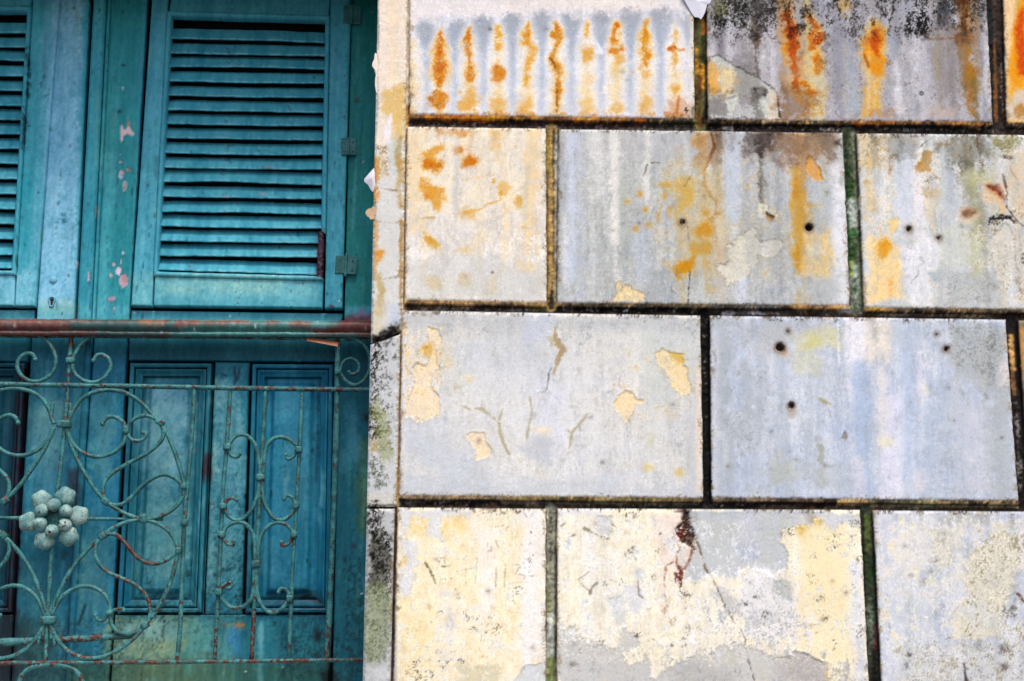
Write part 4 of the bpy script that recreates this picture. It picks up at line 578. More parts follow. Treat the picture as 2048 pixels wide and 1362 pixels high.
# chipped arrises
for kx, q in BLK.items():
    for a_, b_ in ((0,1),(1,2),(2,3),(3,0)):
        L_ = math.hypot(q[a_][0]-q[b_][0], q[a_][1]-q[b_][1])
        for _ in range(int(L_/55)+1):
            t_ = rgw.random(); x = q[a_][0]+(q[b_][0]-q[a_][0])*t_; y = q[a_][1]+(q[b_][1]-q[a_][1])*t_
            r_ = 2.5+rgw.random()**2*7
            E('p', x, y, r_*(1.6 if a_ in (0, 2) else .8), r_*(.7 if a_ in (0, 2) else 1.5), (150,140,126) if rgw.random() < .6 else (222,214,204), .6, 1.2, 3, h=-.0035)
# fine grain everywhere
gm = sstep(-.6, 1.2, wc.M+.4*wc.Q)+.25; wc.tone(wc.G*gm, 0.014); wc.tone(wc.Hs*gm, 0.010); wc.tone(wc.Q, 0.016)
wc.C += (0.07*sstep(1.7, 2.8, wc.Hs*.5+wc.K*.9) - 0.08*sstep(1.5, 2.7, wc.Q*.7-wc.K*.9))[..., None]; wc.C = np.clip(wc.C, 0.01, 1)
wc.C += np.where(wc.K > 2.1, -0.10, 0)[..., None]*sstep(2.1, 2.8, wc.K)[..., None]; wc.C = np.clip(wc.C, 0.01, 1)
# drill holes
HOLES = [('E',625,473,5,.012),('E',1583,512,7,.02),('F',822,520,6,.012),('F',1050,590,4.5,.01),('H',1365,133,9,.022),('H',1447,570,5,.014),('I',1107,140,6,.014),('I',1033,33,3,.008),('H',1425,10,2.2,.005),('B',1500,745,.1,0)]
for k_, x, y, r, dp in HOLES[:-1]:
    s_ = ZOOM[k_][2]; E(k_, x, y, r*1.5*s_, r*1.5*s_, (150,130,116), .6, 1.5, 1.5); E(k_, x+r*.3*s_, y+r*.7*s_, r*.8*s_, r*1.1*s_, (196,176,158), .55, 1.5, 2); E(k_, x, y, r*.86*s_, r*.86*s_, (34,24,20), 1, 1, 1.6, h=-dp*.8)
S('E', [(618,462),(632,484)], 3, (206,190,176), .8, 1, .5)
# --- joints: black mould with brown, ochre and moss
jc.C += jc.M[..., None]*np.array([0.05, 0.035, 0.02]) + jc.K[..., None]*0.02
jP, jR, jE, jS = jc.P, jc.R, jc.E, jc.S
def hj(y0, y1, runs):
    for xa, xb, dy, w, c, a in sorted(runs, key=lambda r: (r[2] <= 6, 0)):
        ya = y0+(y1-y0)*(xa-800)/1248+dy; yb = y0+(y1-y0)*(xb-800)/1248+dy
        if dy <= 6: w = w+4; dy = dy+1
        jS('p', [(xa, ya), (xb, yb)], w, c, a, 2.5, 4, speck=-.5 if a < .8 else None)
hj(228, 242, [(818,1395,2,9,(150,104,60),.85),(818,1395,14,12,(40,24,20),.9),(853,900,4,8,(206,112,20),.9),(912,960,4,9,(204,100,16),.9),(972,1014,4,8,(210,134,36),.9),(1030,1072,4,8,(214,136,30),.85),(1095,1130,4,10,(80,50,24),.9),(1150,1195,4,8,(196,120,36),.8),(1210,1250,4,8,(150,92,32),.8),(1270,1305,4,9,(140,70,20),.85),(836,1390,21,6,(150,144,140),.6),(1040,1080,20,6,(206,206,210),.7),(1300,1395,6,12,(40,42,34),.9),(1350,1390,12,6,(150,150,140),.6),(1430,1990,4,8,(130,96,50),.7),(1430,1990,14,14,(24,18,16),.9),(1530,1580,4,9,(206,176,130),.8),(1610,1660,6,8,(64,66,50),.7),(1710,1790,3,8,(150,76,20),.9),(1800,1960,3,7,(150,96,44),.8),(1780,1850,16,6,(190,186,180),.7),(1635,1680,18,5,(210,206,206),.7),(1450,1465,17,4,(230,228,228),.9)])
hj(599, 613, [(806,1130,3,8,(158,122,76),.9),(810,1120,13,12,(46,36,32),.9),(830,1060,17,7,(150,144,136),.6),(1060,1120,12,10,(110,110,44),.8),(1130,1420,2,8,(84,78,60),.9),(1110,1410,13,14,(14,12,12),1),(1420,1560,5,9,(80,80,74),.8),(1450,1560,17,8,(208,206,214),.8),(1580,1700,3,8,(176,132,78),.8),(1560,1700,14,10,(50,44,36),.9),(1690,1725,10,16,(186,192,186),.9),(1728,1780,4,9,(196,146,56),.9),(1780,2048,4,9,(120,100,72),.8),(1730,2048,15,9,(96,72,44),.8),(1760,2000,17,6,(196,180,160),.6),(2005,2048,12,16,(26,20,22),.9)])
hj(990, 1000, [(800,1110,3,8,(140,122,96),.9),(800,860,14,9,(120,112,104),.6),(852,1010,13,11,(14,11,14),1),(1010,1400,3,8,(130,112,70),.9),(1010,1400,11,9,(150,138,110),.8),(1010,1400,18,4,(30,26,22),.9),(1120,1180,6,6,(60,50,24),.8),(1425,1640,3,7,(136,118,96),.8),(1425,1640,13,12,(34,24,20),.9),(1640,1690,12,12,(24,12,10),1),(1680,1740,6,9,(206,166,110),.85),(1740,1870,4,9,(92,100,78),.9),(1740,2048,12,9,(180,156,110),.85),(1840,2040,4,6,(170,156,110),.7),(1680,2048,18,4,(30,28,24),.85)])
for ya, yb in ((242,258),(612,626),(1004,1014)):
    jS('p', [(810,ya),(2048,yb)], 9, (150,138,122), .75, 2, 4, speck=.95); jS('p', [(810,ya+2),(2048,yb+2)], 6, (226,222,218), .85, 1.5, 3, speck=1.75); jS('p', [(810,ya-12),(2048,yb-12)], 9, (74,52,34), .7, 2, 4, speck=.6); jS('p', [(810,ya-10),(2048,yb-10)], 8, (206,168,112), .6, 2, 4, speck=1.0)
# upright joints
jS('p', [(1401,-140),(1401,250)], 26, (96,92,50), 1, 4, 3); jS('p', [(1396,-140),(1400,60)], 10, (120,126,80), .8); jS('B', [(830,130),(840,240)], [6,8], (190,100,30), .9); jS('B', [(780,380),(790,560)], [7,9], (206,146,40), .9); jS('B', [(830,500),(830,700)], [9,7], (214,140,40), .9); jS('B', [(800,600),(800,980)], [10,12], (92,54,18), .9, 3, 4); jS('B', [(850,860),(830,960)], [6,8], (30,20,16), .9); jS('B', [(830,280),(840,480)], [8,8], (44,54,20), .9)
jS('C', [(1520,-250),(1570,1000)], 14, (28,30,32), 1); jS('C', [(1570,300),(1590,960)], [5,7], (150,92,40), .85); jS('C', [(1620,320),(1650,900)], 4, (206,200,190), .8, 1, 3, speck=-.3); jS('C', [(1640,-250),(1660,960)], 6, (70,50,36), .9)
jS('p', [(1105,255),(1105,610)], 22, (180,148,90), 1, 3, 2); jS('D', [(1345,-250),(1345,1090)], 5, (110,84,44), .9); jS('D', [(1395,-250),(1395,860)], 3.5, (74,54,30), .9); jS('D', [(1380,850),(1378,1100)], [4,12], (26,22,24), 1, 2, 3); jS('A', [(1430,1050),(1440,1362)], 5, (140,124,56), .8); jS('p', [(1114,262),(1112,600)], 5, (196,204,206), .8)
jS('p', [(1699,262),(1716,615)], 30, (96,100,84), 1, 3, 2); jS('p', [(1699,262),(1716,615)], 22, (56,66,40), .8, 3, 6, speck=-.4); jS('p', [(1692,262),(1708,600)], 6, (26,34,24), .9, 2, 3); jS('p', [(1709,262),(1724,615)], 6, (150,150,120), .7, 2, 4, speck=-.3); jS('C', [(370,1060),(385,1362)], 9, (22,44,24), .85, 3, 4, speck=-.5); jS('F', [(390,60),(400,300)], [14,12], (24,62,18), .85, 4, 4, speck=-.5); jS('F', [(405,320),(410,540)], [22,20], (178,186,180), .8, 4, 5); jS('F', [(415,540),(405,760)], [18,12], (38,80,32), .85, 4, 4, speck=-.5); jS('F', [(370,400),(385,880)], 5, (24,60,26), .9); jS('F', [(420,800),(430,1090)], [18,20], (166,176,166), .8, 4, 5); jE('F', 428, 990, 12, 34, (30,60,30), .9); jE('F', 424, 1100, 14, 22, (40,70,40), .9); jS('F', [(400,760),(400,860)], 8, (130,150,70), .8)
jS('p', [(1411,625),(1416,1000)], 20, (17,15,14), 1, 2, 2); jS('p', [(1411,640),(1416,990)], 8, (150,142,120), .8, 1, 3, speck=1.2)
jS('p', [(2025,640),(2050,1005)], 26, (30,24,24), 1, 2, 2); jS('I', [(1610,40),(1625,290)], [12,12], (214,166,100), 1, 2, 2); jS('I', [(1620,300),(1640,480)], [10,8], (130,92,56), .9); jS('I', [(1650,550),(1680,1200)], 12, (150,146,140), .85, 2, 5, speck=-.2)
jS('p', [(1103,1016),(1104,1400)], 22, (150,148,128), 1, 2, 2); jS('J', [(1360,140),(1360,500)], 9, (50,46,44), .8, 2, 5, speck=-.2); jS('J', [(1345,680),(1350,900)], [4,9], (118,122,76), .8); jS('J', [(1360,900),(1360,1200)], 14, (176,182,172), .8); jS('J', [(1365,1220),(1360,1400)], 14, (110,120,70), .9); jS('J', [(1395,400),(1400,1200)], 3, (50,46,40), .8)
jS('p', [(1735,1018),(1752,1400)], 22, (52,58,44), 1, 2, 2); jS('L', [(490,190),(490,420)], [12,14], (84,100,44), .8, 3, 4); jS('L', [(500,500),(510,680)], [16,14], (34,60,26), .9, 3, 5); jS('L', [(510,780),(520,1150)], [12,12], (120,134,116), .85, 3, 6, speck=-.4); jS('L', [(555,960),(550,1160)], [3,5], (110,36,44), .9); jS('L', [(460,170),(470,860)], 4, (20,20,18), .9); jS('L', [(540,1150),(545,1400)], 10, (24,20,20), .9)
jS('p', [(815,-140),(812,240),(808,600),(800,700),(794,1010)], 9, (196,156,96), 1, 2, 2); jS('p', [(792,1016),(784,1400)], 9, (90,74,52), 1, 2, 3); jS('p', [(816,-140),(815,200)], 9, (232,214,190), 1)
jc.tone(jc.G, 0.10); jc.tone(jc.Q, 0.10); jc.C = np.clip(jc.C, 0.008, 1)

WK = 0.84; wc.C = .87+(wc.C-.87)*1.14; wc.C *= np.array([1.008, 1.002, .988]); wc.C = np.clip(wc.C, .01, 1)
wall = thing('rusticated_wall', (0.3, 0.0, 0.0), 'pale stucco wall of large peeling blocks with rust runs and black joints', 'wall')
first = True
for i, (kx, q) in enumerate(BLK.items()):
    o = slab('block', WALL, pxq(WALL, 0, q), 0.0, 0.020, 0.0045, wc, MAT_WALL, wall, step=0.0021, k=WK, joint=jc, rough=0.00008, wob=0.0010, chip=0.15, low_bevel=2.8)
for q, wz in [([(758,-140),(816.5,-140),(805.5,660),(741,684)], -.002), ([(740,688),(801,667),(793,1013),(733,1013)], -.003), ([(733,1017),(789,1017),(780,1400),(724,1400)], -.002)]:
    slab('edge_strip', WALL, pxq(WALL, 0, q), wz, 0.030, 0.006, wc, MAT_WALL, wall, step=0.0021, k=WK, joint=None, rough=0.0001, wob=0.0010, chip=0.25)
# bed behind the blocks, seen in the joints
xs = np.arange(-0.349, 1.75, 0.003); zs = np.arange(1.38, 3.40, 0.003)
X, Z = np.meshgrid(xs, zs)
Pb = WALL.world(X, Z, -0.0145+0.0016*jc.look(X, Z, jc.N)+0.0008*jc.look(X, Z, jc.K)); Pb[:, 0, 0] = Pb[:, 1, 0]
mesh_obj('joint_bed', Pb, grid_faces(*X.shape), MAT_WALL, wall, lin(jc.look(X, Z, jc.C)*255, 0.9))
def box(name, x0, x1, y0, y1, z0, z1, mat, parent=None):
    v = [(x, y, z) for z in (z0, z1) for y in (y0, y1) for x in (x0, x1)]
    return mesh_obj(name, v, [(0,2,3,1),(4,5,7,6),(0,1,5,4),(2,6,7,3),(0,4,6,2),(1,3,7,5)], mat, parent, smooth=False)
XL = -0.351
ZH = float(DOOR.hit(300, -20)[1])      # underside of the wall over the door
box('wall_core', XL, 3.2, 0.030, 0.70, 0.0, 4.2, MAT_CORE, wall)
box('wall_foot', XL, 3.2, -0.004, 0.029, 0.0, 1.39, MAT_CORE, wall)
box('wall_side', 1.76, 3.2, -0.003, 0.029, 1.395, 3.395, MAT_CORE, wall)
box('wall_head', XL, 3.2, -0.004, 0.029, 3.40, 4.2, MAT_CORE, wall)
box('lintel', -1.86, XL-0.002, 0.0, 0.70, ZH, 4.2, MAT_LINTEL_DARK, wall)
box('added_shade_slab', -1.80, XL-0.03, -0.14, -0.002, ZH+0.055, ZH+0.13, MAT_CORE, wall)  # projection added out of view to shade the top of the door
box('far_pier', -2.8, -1.862, 0.0, 0.70, 0.0, 4.2, MAT_CORE, wall)
# curled flakes of paint standing off the edge
def flake(pts, w0, curl, col, parent):
    rf = np.random.default_rng(len(pts)+abs(int(pts[0][1]))); fine = []
    for i in range(len(pts)):
        (xa, ya), (xb, yb) = pts[i], pts[(i+1) % len(pts)]
        for t_ in (0, .33, .66): fine.append((xa+(xb-xa)*t_+rf.normal()*1.2*(t_ > 0), ya+(yb-ya)*t_+rf.normal()*1.2*(t_ > 0)))
    q = [WALL.hit(x, y, w0) for x, y in fine]; c = np.mean(q, 0)
    v = []; n = len(q)
    for lay in (0, -0.0012):
        for (s, z) in q: v.append(WALL.world(s, z, w0+lay-curl*(s-q[0][0])+40*curl*(s-c[0])**2))
    cs = WALL.world(c[0], c[1], w0+0.003); v.append(cs); v.append(WALL.world(c[0], c[1], w0+0.0015))
    f = [(i, (i+1) % n, 2*n) for i in range(n)]+[(n+(i+1) % n, n+i, 2*n+1) for i in range(n)]+[((i+1) % n, i, n+i, n+(i+1) % n) for i in range(n)]
    v = np.array(v)
    return mesh_obj('paint_flake', v, [x[::-1] for x in f], MAT_WALL, parent, np.tile(lin(col, WK), (len(v), 1)), smooth=False)
flake([(762,104),(750,106),(748,120),(745,134),(749,142),(750,172),(754,187),(762,186)], -0.006, 0.1, (238,224,212), wall)
flake([(758,331),(750,333),(727,356),(729,362),(745,383),(756,376)], -0.004, -0.2, (236,230,238), wall)
flake([(757,410),(746,413),(733,424),(733,432),(741,440),(749,437),(757,424)], -0.006, 0.3, (200,170,140), wall)
flake([(762,40),(757,44),(756,52),(762,56)], -0.003, 0.1, (232,228,226), wall)
flake([(1362,-8),(1385,28),(1402,38),(1412,18),(1424,-2),(1415,-20),(1380,-26)], 0.006, 0.05, (232,230,242), wall)
S = None
# ------------------------------------------------------------------ the teal door: wear of its paint
dc = Canvas(DOOR, -1.62, 0.12, 1.25, 3.60, 0.003, (84, 156, 176), 91)
P, R, E, S = dc.P, dc.R, dc.E, dc.S
TEAL = (30, 132, 136); STEEL = (122, 172, 200); DEEP = (16, 92, 122); PALE = (150, 186, 186); PINK = (214, 168, 166); PURP = (64, 40, 52); DK = (10, 34, 44)
R('p', -420, -200, 760, 650, (66,150,168), 1, 6, 0)
# upper boards
P('p', [(116,-200),(182,-200),(150,640),(70,640)], (128,180,206), 1, 4, 2); P('p', [(181,-200),(220,-200),(190,640),(150,640)], (52,144,160), 1, 3, 2); P('p', [(222,-200),(298,-200),(260,640),(190,640)], (36,136,142), 1, 4, 2); P('p', [(700,-200),(780,-200),(760,640),(684,640)], (16,112,108), 1, 4, 3)
P('p', [(64,-200),(118,-200),(72,640),(30,560)], (58,150,166), .9, 4, 4); S('p', [(105,-100),(62,600)], 12, (108,170,192), .7, 8, 6)
P('p', [(298,-200),(344,-200),(316,560),(312,616),(260,616)], (74,154,174), .9, 3, 3); P('p', [(656,-200),(702,-200),(686,620),(634,620)], (66,150,170), .9, 4, 3); R('p', 262, 548, 640, 620, (106,170,178), .9, 5, 6); R('p', 320, 560, 560, 590, (150,190,180), .6, 9, 9); R('p', 300, 596, 690, 618, (70,150,170), .6, 6, 8); R('p', -100, 548, 70, 620, (124,178,196), .8, 5, 6)
R('1', 380, 250, 560, 1362, (104,166,196), .5, 16, 10); S('1', [(690,0),(660,1362)], 16, (40,140,156), .6, 6, 6); S('3', [(230,120),(190,700)], [26,20], (24,136,150), .7, 9, 9); S('3', [(860,0),(800,1200)], 40, (92,168,180), .5, 10, 10); S('3', [(1040,0),(1000,1000)], 18, (40,140,146), .5, 8, 8)
R('p', -20, 612, 760, 636, (70,150,166), .9, 3, 3); R('3', 300, 1130, 620, 1240, (150,180,160), .5, 8, 8)
# lower leaf: bluer and darker than above
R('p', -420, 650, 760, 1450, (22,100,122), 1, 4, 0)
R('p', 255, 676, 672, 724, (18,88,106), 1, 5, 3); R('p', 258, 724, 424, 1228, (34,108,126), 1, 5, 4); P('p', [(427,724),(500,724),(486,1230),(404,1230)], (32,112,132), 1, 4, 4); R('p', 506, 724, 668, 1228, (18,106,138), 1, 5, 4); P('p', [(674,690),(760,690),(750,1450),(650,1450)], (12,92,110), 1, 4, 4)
E('p', 335, 880, 60, 110, (92,150,170), .75, 24, 16); E('p', 345, 790, 50, 30, (96,150,180), .6, 14, 10); E('p', 330, 1080, 50, 80, (90,150,156), .6, 18, 14); E('p', 570, 850, 60, 120, (44,134,168), .6, 22, 14); E('p', 555, 1060, 50, 100, (40,128,160), .6, 20, 14); E('p', 460, 960, 24, 200, (96,158,176), .6, 12, 10); S('p', [(436,760),(420,1180)], 12, (120,166,168), .6, 6, 6)
R('p', 70, 690, 160, 1362, (34,112,140), .9, 8, 6); E('p', 95, 870, 36, 70, (92,150,160), .7, 18, 12); E('p', 90, 1000, 60, 60, (54,130,156), .6, 18, 12); E('p', 75, 1210, 50, 90, (60,122,132), .6, 20, 14); R('p', 175, 690, 250, 1300, (32,116,148), .9, 8, 6); E('p', 205, 860, 26, 90, (70,138,152), .6, 16, 12); E('p', 190, 1120, 30, 100, (64,126,140), .6, 18, 12); E('p', 190, 740, 30, 40, (26,110,150), .6, 12, 10)
R('p', 210, 1232, 400, 1450, (108,134,104), .9, 12, 8); R('p', 380, 1232, 480, 1450, (60,124,124), .9, 14, 8); R('p', 470, 1240, 664, 1450, (18,98,114), .9, 14, 8); E('p', 300, 1262, 60, 20, (90,150,160), .6, 10, 10); S('p', [(470,1262),(472,1330)], [30,10], (40,112,170), .6, 8, 8); S('p', [(522,1245),(520,1362)], [8,8], (90,152,160), .6, 5, 4); R('p', 120, 1320, 520, 1450, (70,98,66), .7, 10, 10); R('p', 520, 1330, 660, 1450, (30,84,72), .8, 10, 9); R('p', -40, 1250, 120, 1450, (60,100,100), .7, 12, 10)
S('p', [(730,880),(725,1060)], [30,26], (60,98,62), .7, 8, 8); E('p', 706, 860, 14, 60, (60,140,170), .7, 12, 8); E('p', 733, 835, 8, 8, (10,24,30), .9, 2, 3)
P('p', [(33,735),(58,735),(44,960),(28,1362),(-4,1362),(18,960)], (34,18,32), .95, 3, 3)
# grain, drips and dirt
dc.C += dc.V[..., None]*np.array([0.026, 0.026, 0.024]) + dc.Q[..., None]*np.array([0.012, 0.012, 0.010]) + dc.M[..., None]*np.array([0.010, 0.010, 0.008])
dc.C *= (1-0.45*sstep(1.5, 2.3, dc.V*0.95+dc.K*0.5-.5))[..., None]
rg = np.random.default_rng(5)
for k_, n_ in (('1',6),('2',8),('3',14),('4',14),('5',10),('6',14),('7',12),('8',14)):
    for _ in range(n_):
        x, y = rg.random()*1450, rg.random()*1300; l_ = rg.random()*30+4
        S(k_, [(x,y),(x+rg.normal()*3,y+l_)], 1.3+rg.random()*1.5, (10,46,58), .5+.4*rg.random(), 1, 1.5)
for x0, y0, x1, y1, n_ in ((195,330,255,620,60),(155,330,185,620,40),(262,330,310,600,40),(650,250,690,600,30),(320,330,640,550,50),(550,735,650,1200,30),(380,900,420,1200,30)):
    for _ in range(n_):
        x, y = x0+rg.random()*(x1-x0), y0+rg.random()*(y1-y0); l_ = rg.random()*14+3
        S('p', [(x,y),(x-l_*.07,y+l_)], 1+rg.random(), (14,70,86), .6, .8, .6)
S('1', [(235,400),(245,620),(215,900),(195,1200)], [7,4,8,5], (8,44,52), .8, 2, 5, speck=-.4); S('1', [(205,1025),(250,1020)], [5,3], (14,30,30), .9)
P('3', [(490,430),(560,400),(580,440),(520,500),(490,480)], (50,118,140), .8, 3, 7, speck=-.2); R('3', 500, 560, 580, 640, (76,140,160), .5, 6, 9)
lowm = (np.arange(dc.nz)*dc.cell+dc.z0 < DOOR.hit(300, 655)[1])[:, None, None]
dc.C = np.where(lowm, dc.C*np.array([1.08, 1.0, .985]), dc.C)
for x_, y_, rx_, ry_, c_, a_ in [(330,860,40,70,(128,166,170),.4),(320,1000,34,60,(110,152,150),.4),(350,1110,30,50,(118,156,150),.35),(455,850,20,70,(116,160,166),.4),(440,1080,18,70,(104,148,150),.35),(570,800,30,40,(92,156,176),.4),(600,960,26,80,(80,146,168),.35),(540,1120,24,50,(84,144,160),.35),(100,830,26,60,(112,156,156),.4),(90,960,30,40,(92,140,150),.35),(210,900,24,70,(96,146,150),.4),(180,1180,26,70,(90,136,136),.35),(705,880,18,60,(80,146,160),.35)]: E('p', x_, y_, rx_, ry_, c_, a_, 14, 16)
P('p', [(-40,720),(40,735),(30,960),(10,1362),(-40,1362)], (16,40,52), .5, 14, 10); R('p', -40, 1240, 60, 1362, (12,30,36), .6, 20, 12); R('p', 60, 1320, 700, 1420, (14,44,44), .35, 16, 12)
# brush grain, bleached runs and soot in the paint
for x0, y0, x1, y1, n_ in ((75,0,180,620,20),(190,0,260,620,16),(265,0,320,610,14),(640,40,690,610,12),(690,60,745,620,14),(60,680,250,1360,40),(258,740,420,1220,26),(428,730,500,1220,20),(506,740,665,1220,26),(672,690,740,1360,22),(216,1235,660,1362,30)):
    for _ in range(n_):
        x = x0+rg.random()*(x1-x0); y = y0+rg.random()*(y1-y0)*.8; l_ = 30+rg.random()*150; c_ = [(150,196,206),(12,62,76),(40,140,140),(120,160,140)][rg.integers(4)]
        S('p', [(x,y),(x-l_*.05,y+l_)], [2+rg.random()*6, 1.5], c_, .12+.26*rg.random(), 2.5, 3)
R('p', 258, 1180, 664, 1240, (10,44,52), .55, 5, 9, speck=.2); R('p', 420, 1000, 500, 1230, (10,50,62), .5, 6, 9, speck=.7); R('p', 60, 1240, 260, 1362, (10,44,50), .5, 8, 9, speck=.5); R('p', 560, 1240, 670, 1362, (6,34,38), .6, 8, 9, speck=.2); R('p', 690, 1200, 740, 1362, (6,40,40), .6, 8, 9, speck=.1)
# peeling spots
P('1', [(960,1030),(972,985),(990,1030),(1015,1030),(1015,970),(1040,962),(1042,1020),(1076,1060),(1065,1092),(1020,1068),(990,1080),(972,1145),(960,1100)], (226,190,190), 1, .8, 1.2, h=-.0008); E('1', 1026, 985, 12, 22, (196,110,90), .9, .8, 1)
for k_, x, y, rx, ry, c in [('1',980,705,9,12,(200,210,220)),('1',965,1232,10,14,(200,180,190)),('1',968,1295,10,10,(200,180,190)),('1',955,890,16,18,(24,60,60)),('1',985,518,18,8,(14,50,50)),('1',1025,1350,14,14,(206,120,90)),('1',700,870,6,16,(226,214,226)),('1',615,150,6,8,(190,210,220)),('3',968,12,8,10,(220,180,180)),('3',1025,72,12,14,(206,110,80)),('3',965,118,13,34,(226,200,216)),('3',980,95,12,14,(214,150,130)),('3',997,210,16,46,PINK),('3',987,740,14,14,(214,200,214)),('3',912,830,14,16,PINK),('3',885,922,16,14,PINK),('3',985,968,34,52,(206,156,166)),('3',945,890,20,32,(222,186,206)),('3',895,1110,36,26,(204,150,164)),('3',912,1190,10,30,(190,150,160)),('3',965,800,6,34,(206,170,176)),('3',968,545,6,8,PINK),('3',1020,570,10,12,PINK),('3',642,590,8,62,(216,200,200)),('3',625,830,7,44,(220,206,216)),('3',776,420,9,74,(190,160,140)),('3',720,940,6,40,(200,160,170)),('3',1520,860,20,8,(180,120,120)),('4',620,62,40,8,(196,140,120)),('4',575,268,36,10,(170,160,150)),('4',295,300,24,8,(180,120,110)),('4',1135,1178,20,8,(90,30,50)),('4',1385,10,8,12,(200,150,150)),('2',1340,805,20,18,(80,70,70)),('2',1385,1295,10,14,(150,170,170))]:
    E(k_, x, y, rx, ry, c, .95, .8, 1.6, h=-.0006, edge=(14,56,66), ea=.4)
E('3', 895, 1125, 30, 12, (110,50,80), .7, 2, 3); E('3', 990, 950, 18, 24, (180,110,110), .6, 2, 4)
P('4', [(1270,1290),(1300,1250),(1350,1230),(1380,1185),(1400,1220),(1450,1230),(1450,1290)], (130,104,140), .95, 1.5, 4); P('4', [(1230,1280),(1280,1245),(1330,1260),(1440,1250),(1440,1300),(1230,1300)], (90,40,40), .7, 1.5, 4)
P('4', [(1020,575),(1070,575),(1080,900),(1060,950),(1000,940),(1025,860)], (70,44,58), 1, 1.5, 3, h=-.003); P('4', [(1035,690),(1070,690),(1070,770),(1040,790),(1030,740)], (180,160,180), .9, 1.5, 3); S('4', [(1060,820),(1075,900)], [3,4], (190,170,180), .7)
# cracks, rot and painted dark bands low down
for p_, w_ in [([(360,450),(355,500),(370,540),(355,600)],[3,3,4,2]),([(250,510),(290,525)],[2,4]),([(400,460),(380,560)],[2,2])]: S('6', p_, w_, (8,40,56), .9, 1, 1)
S('6', [(120,960),(105,1200),(140,1362)], [6,8,14], (8,40,50), .8, 3, 6); P('6', [(105,1150),(160,1150),(155,1362),(95,1362)], (58,34,48), .95, 2, 5); S('8', [(85,0),(95,80)], [12,6], (50,26,40), .9); E('6', 1020, 1000, 18, 40, (10,40,60), .8, 3, 6); E('6', 1020, 1130, 20, 50, (10,50,80), .7, 3, 7); S('6', [(1020,620),(1010,1362)], 4, (12,64,90), .7, 2, 3)
dc.cracks('8', [(960,520),(1090,520),(1090,900),(960,900)], 14, 1.1, (8,46,54), .9, 3); dc.cracks('8', [(520,950),(900,950),(900,1240),(560,1180)], 22, 1.6, (6,36,46), .9, 4); dc.cracks('8', [(0,900),(420,930),(420,1080),(0,1060)], 22, 1.0, (10,46,60), .8, 8); dc.cracks('8', [(120,560),(340,620),(340,880),(120,880)], 26, 1.2, (10,54,70), .8, 9); dc.cracks('7', [(1180,580),(1291,580),(1291,900),(1180,900)], 20, 1.2, (10,46,56), .9, 6)
P('8', [(480,770),(780,775),(870,830),(880,920),(500,925),(450,850)], (10,58,72), .6, 6, 9); S('8', [(690,830),(770,815),(860,860)], [4,6,3], (4,20,26), .95, 1.5, 3); P('8', [(820,1040),(845,1050),(830,1100),(810,1080)], (6,16,22), 1, 1, 2); P('8', [(850,1320),(920,1300),(930,1420),(850,1420)], (6,20,22), .9, 4, 6); E('8', 325, 1003, 26, 12, (180,110,50), .95, 1.5, 4); E('8', 250, 995, 24, 8, (180,100,60), .8, 1.5, 5); E('8', 1058, 490, 12, 12, (40,20,40), .9, 1.2, 1.5); S('7', [(548,870),(510,990)], [4,3], (10,44,54), .9); E('7', 415, 550, 16, 30, (8,40,50), .8, 3, 4); E('7', 105, 1035, 16, 22, (10,40,50), .8, 3, 4); P('7', [(0,820),(50,800),(40,840),(0,860)], (150,140,120), .7, 2, 6, speck=0)
R('7', 440, 0, 520, 330, (34,24,36), .8, 4, 5); S('7', [(470,330),(420,1362)], [12,14], (14,60,80), .7, 6, 6)  # band painted dark for the shadow and gap beside the meeting bead
S('6', [(600,660),(585,1000)], 3, (120,170,190), .4); S('8', [(460,990),(455,1362)], [10,8], (110,164,170), .5, 4, 4)
for k_, x, y in [('2',165,710),('2',795,942),('2',1460,95),('4',205,360),('4',585,480),('4',1000,720),('4',672,932),('4',320,1243),('3',1073,1215),('4',1195,1135),('6',580,485),('6',873,410),('7',740,1268),('8',598,1272),('8',357,1300),('8',1107,798)]: E(k_, x, y, 5, 6, (226,232,236), .95, .6, .3)
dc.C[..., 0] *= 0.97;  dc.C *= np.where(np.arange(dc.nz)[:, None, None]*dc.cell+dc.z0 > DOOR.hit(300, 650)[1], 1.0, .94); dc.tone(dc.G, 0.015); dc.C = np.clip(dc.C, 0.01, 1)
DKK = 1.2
def board(parent, name, q, w, thick=0.03, bevel=0.002, step=0.0036, canvas=None, mat=None, k=None, gap=1.4, **kw):
    q = [(q[0][0]+gap, q[0][1]), (q[1][0]-gap, q[1][1]), (q[2][0]-gap, q[2][1]), (q[3][0]+gap, q[3][1])]
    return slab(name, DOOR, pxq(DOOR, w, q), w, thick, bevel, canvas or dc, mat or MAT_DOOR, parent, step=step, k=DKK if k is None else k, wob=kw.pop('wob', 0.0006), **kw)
def lerp(a, b, t): return (a[0]+(b[0]-a[0])*t, a[1]+(b[1]-a[1])*t)
def at_door(px, py, w=0.0):
    s, z = DOOR.hit(px, py, w); return DOOR.world(s, z, w)

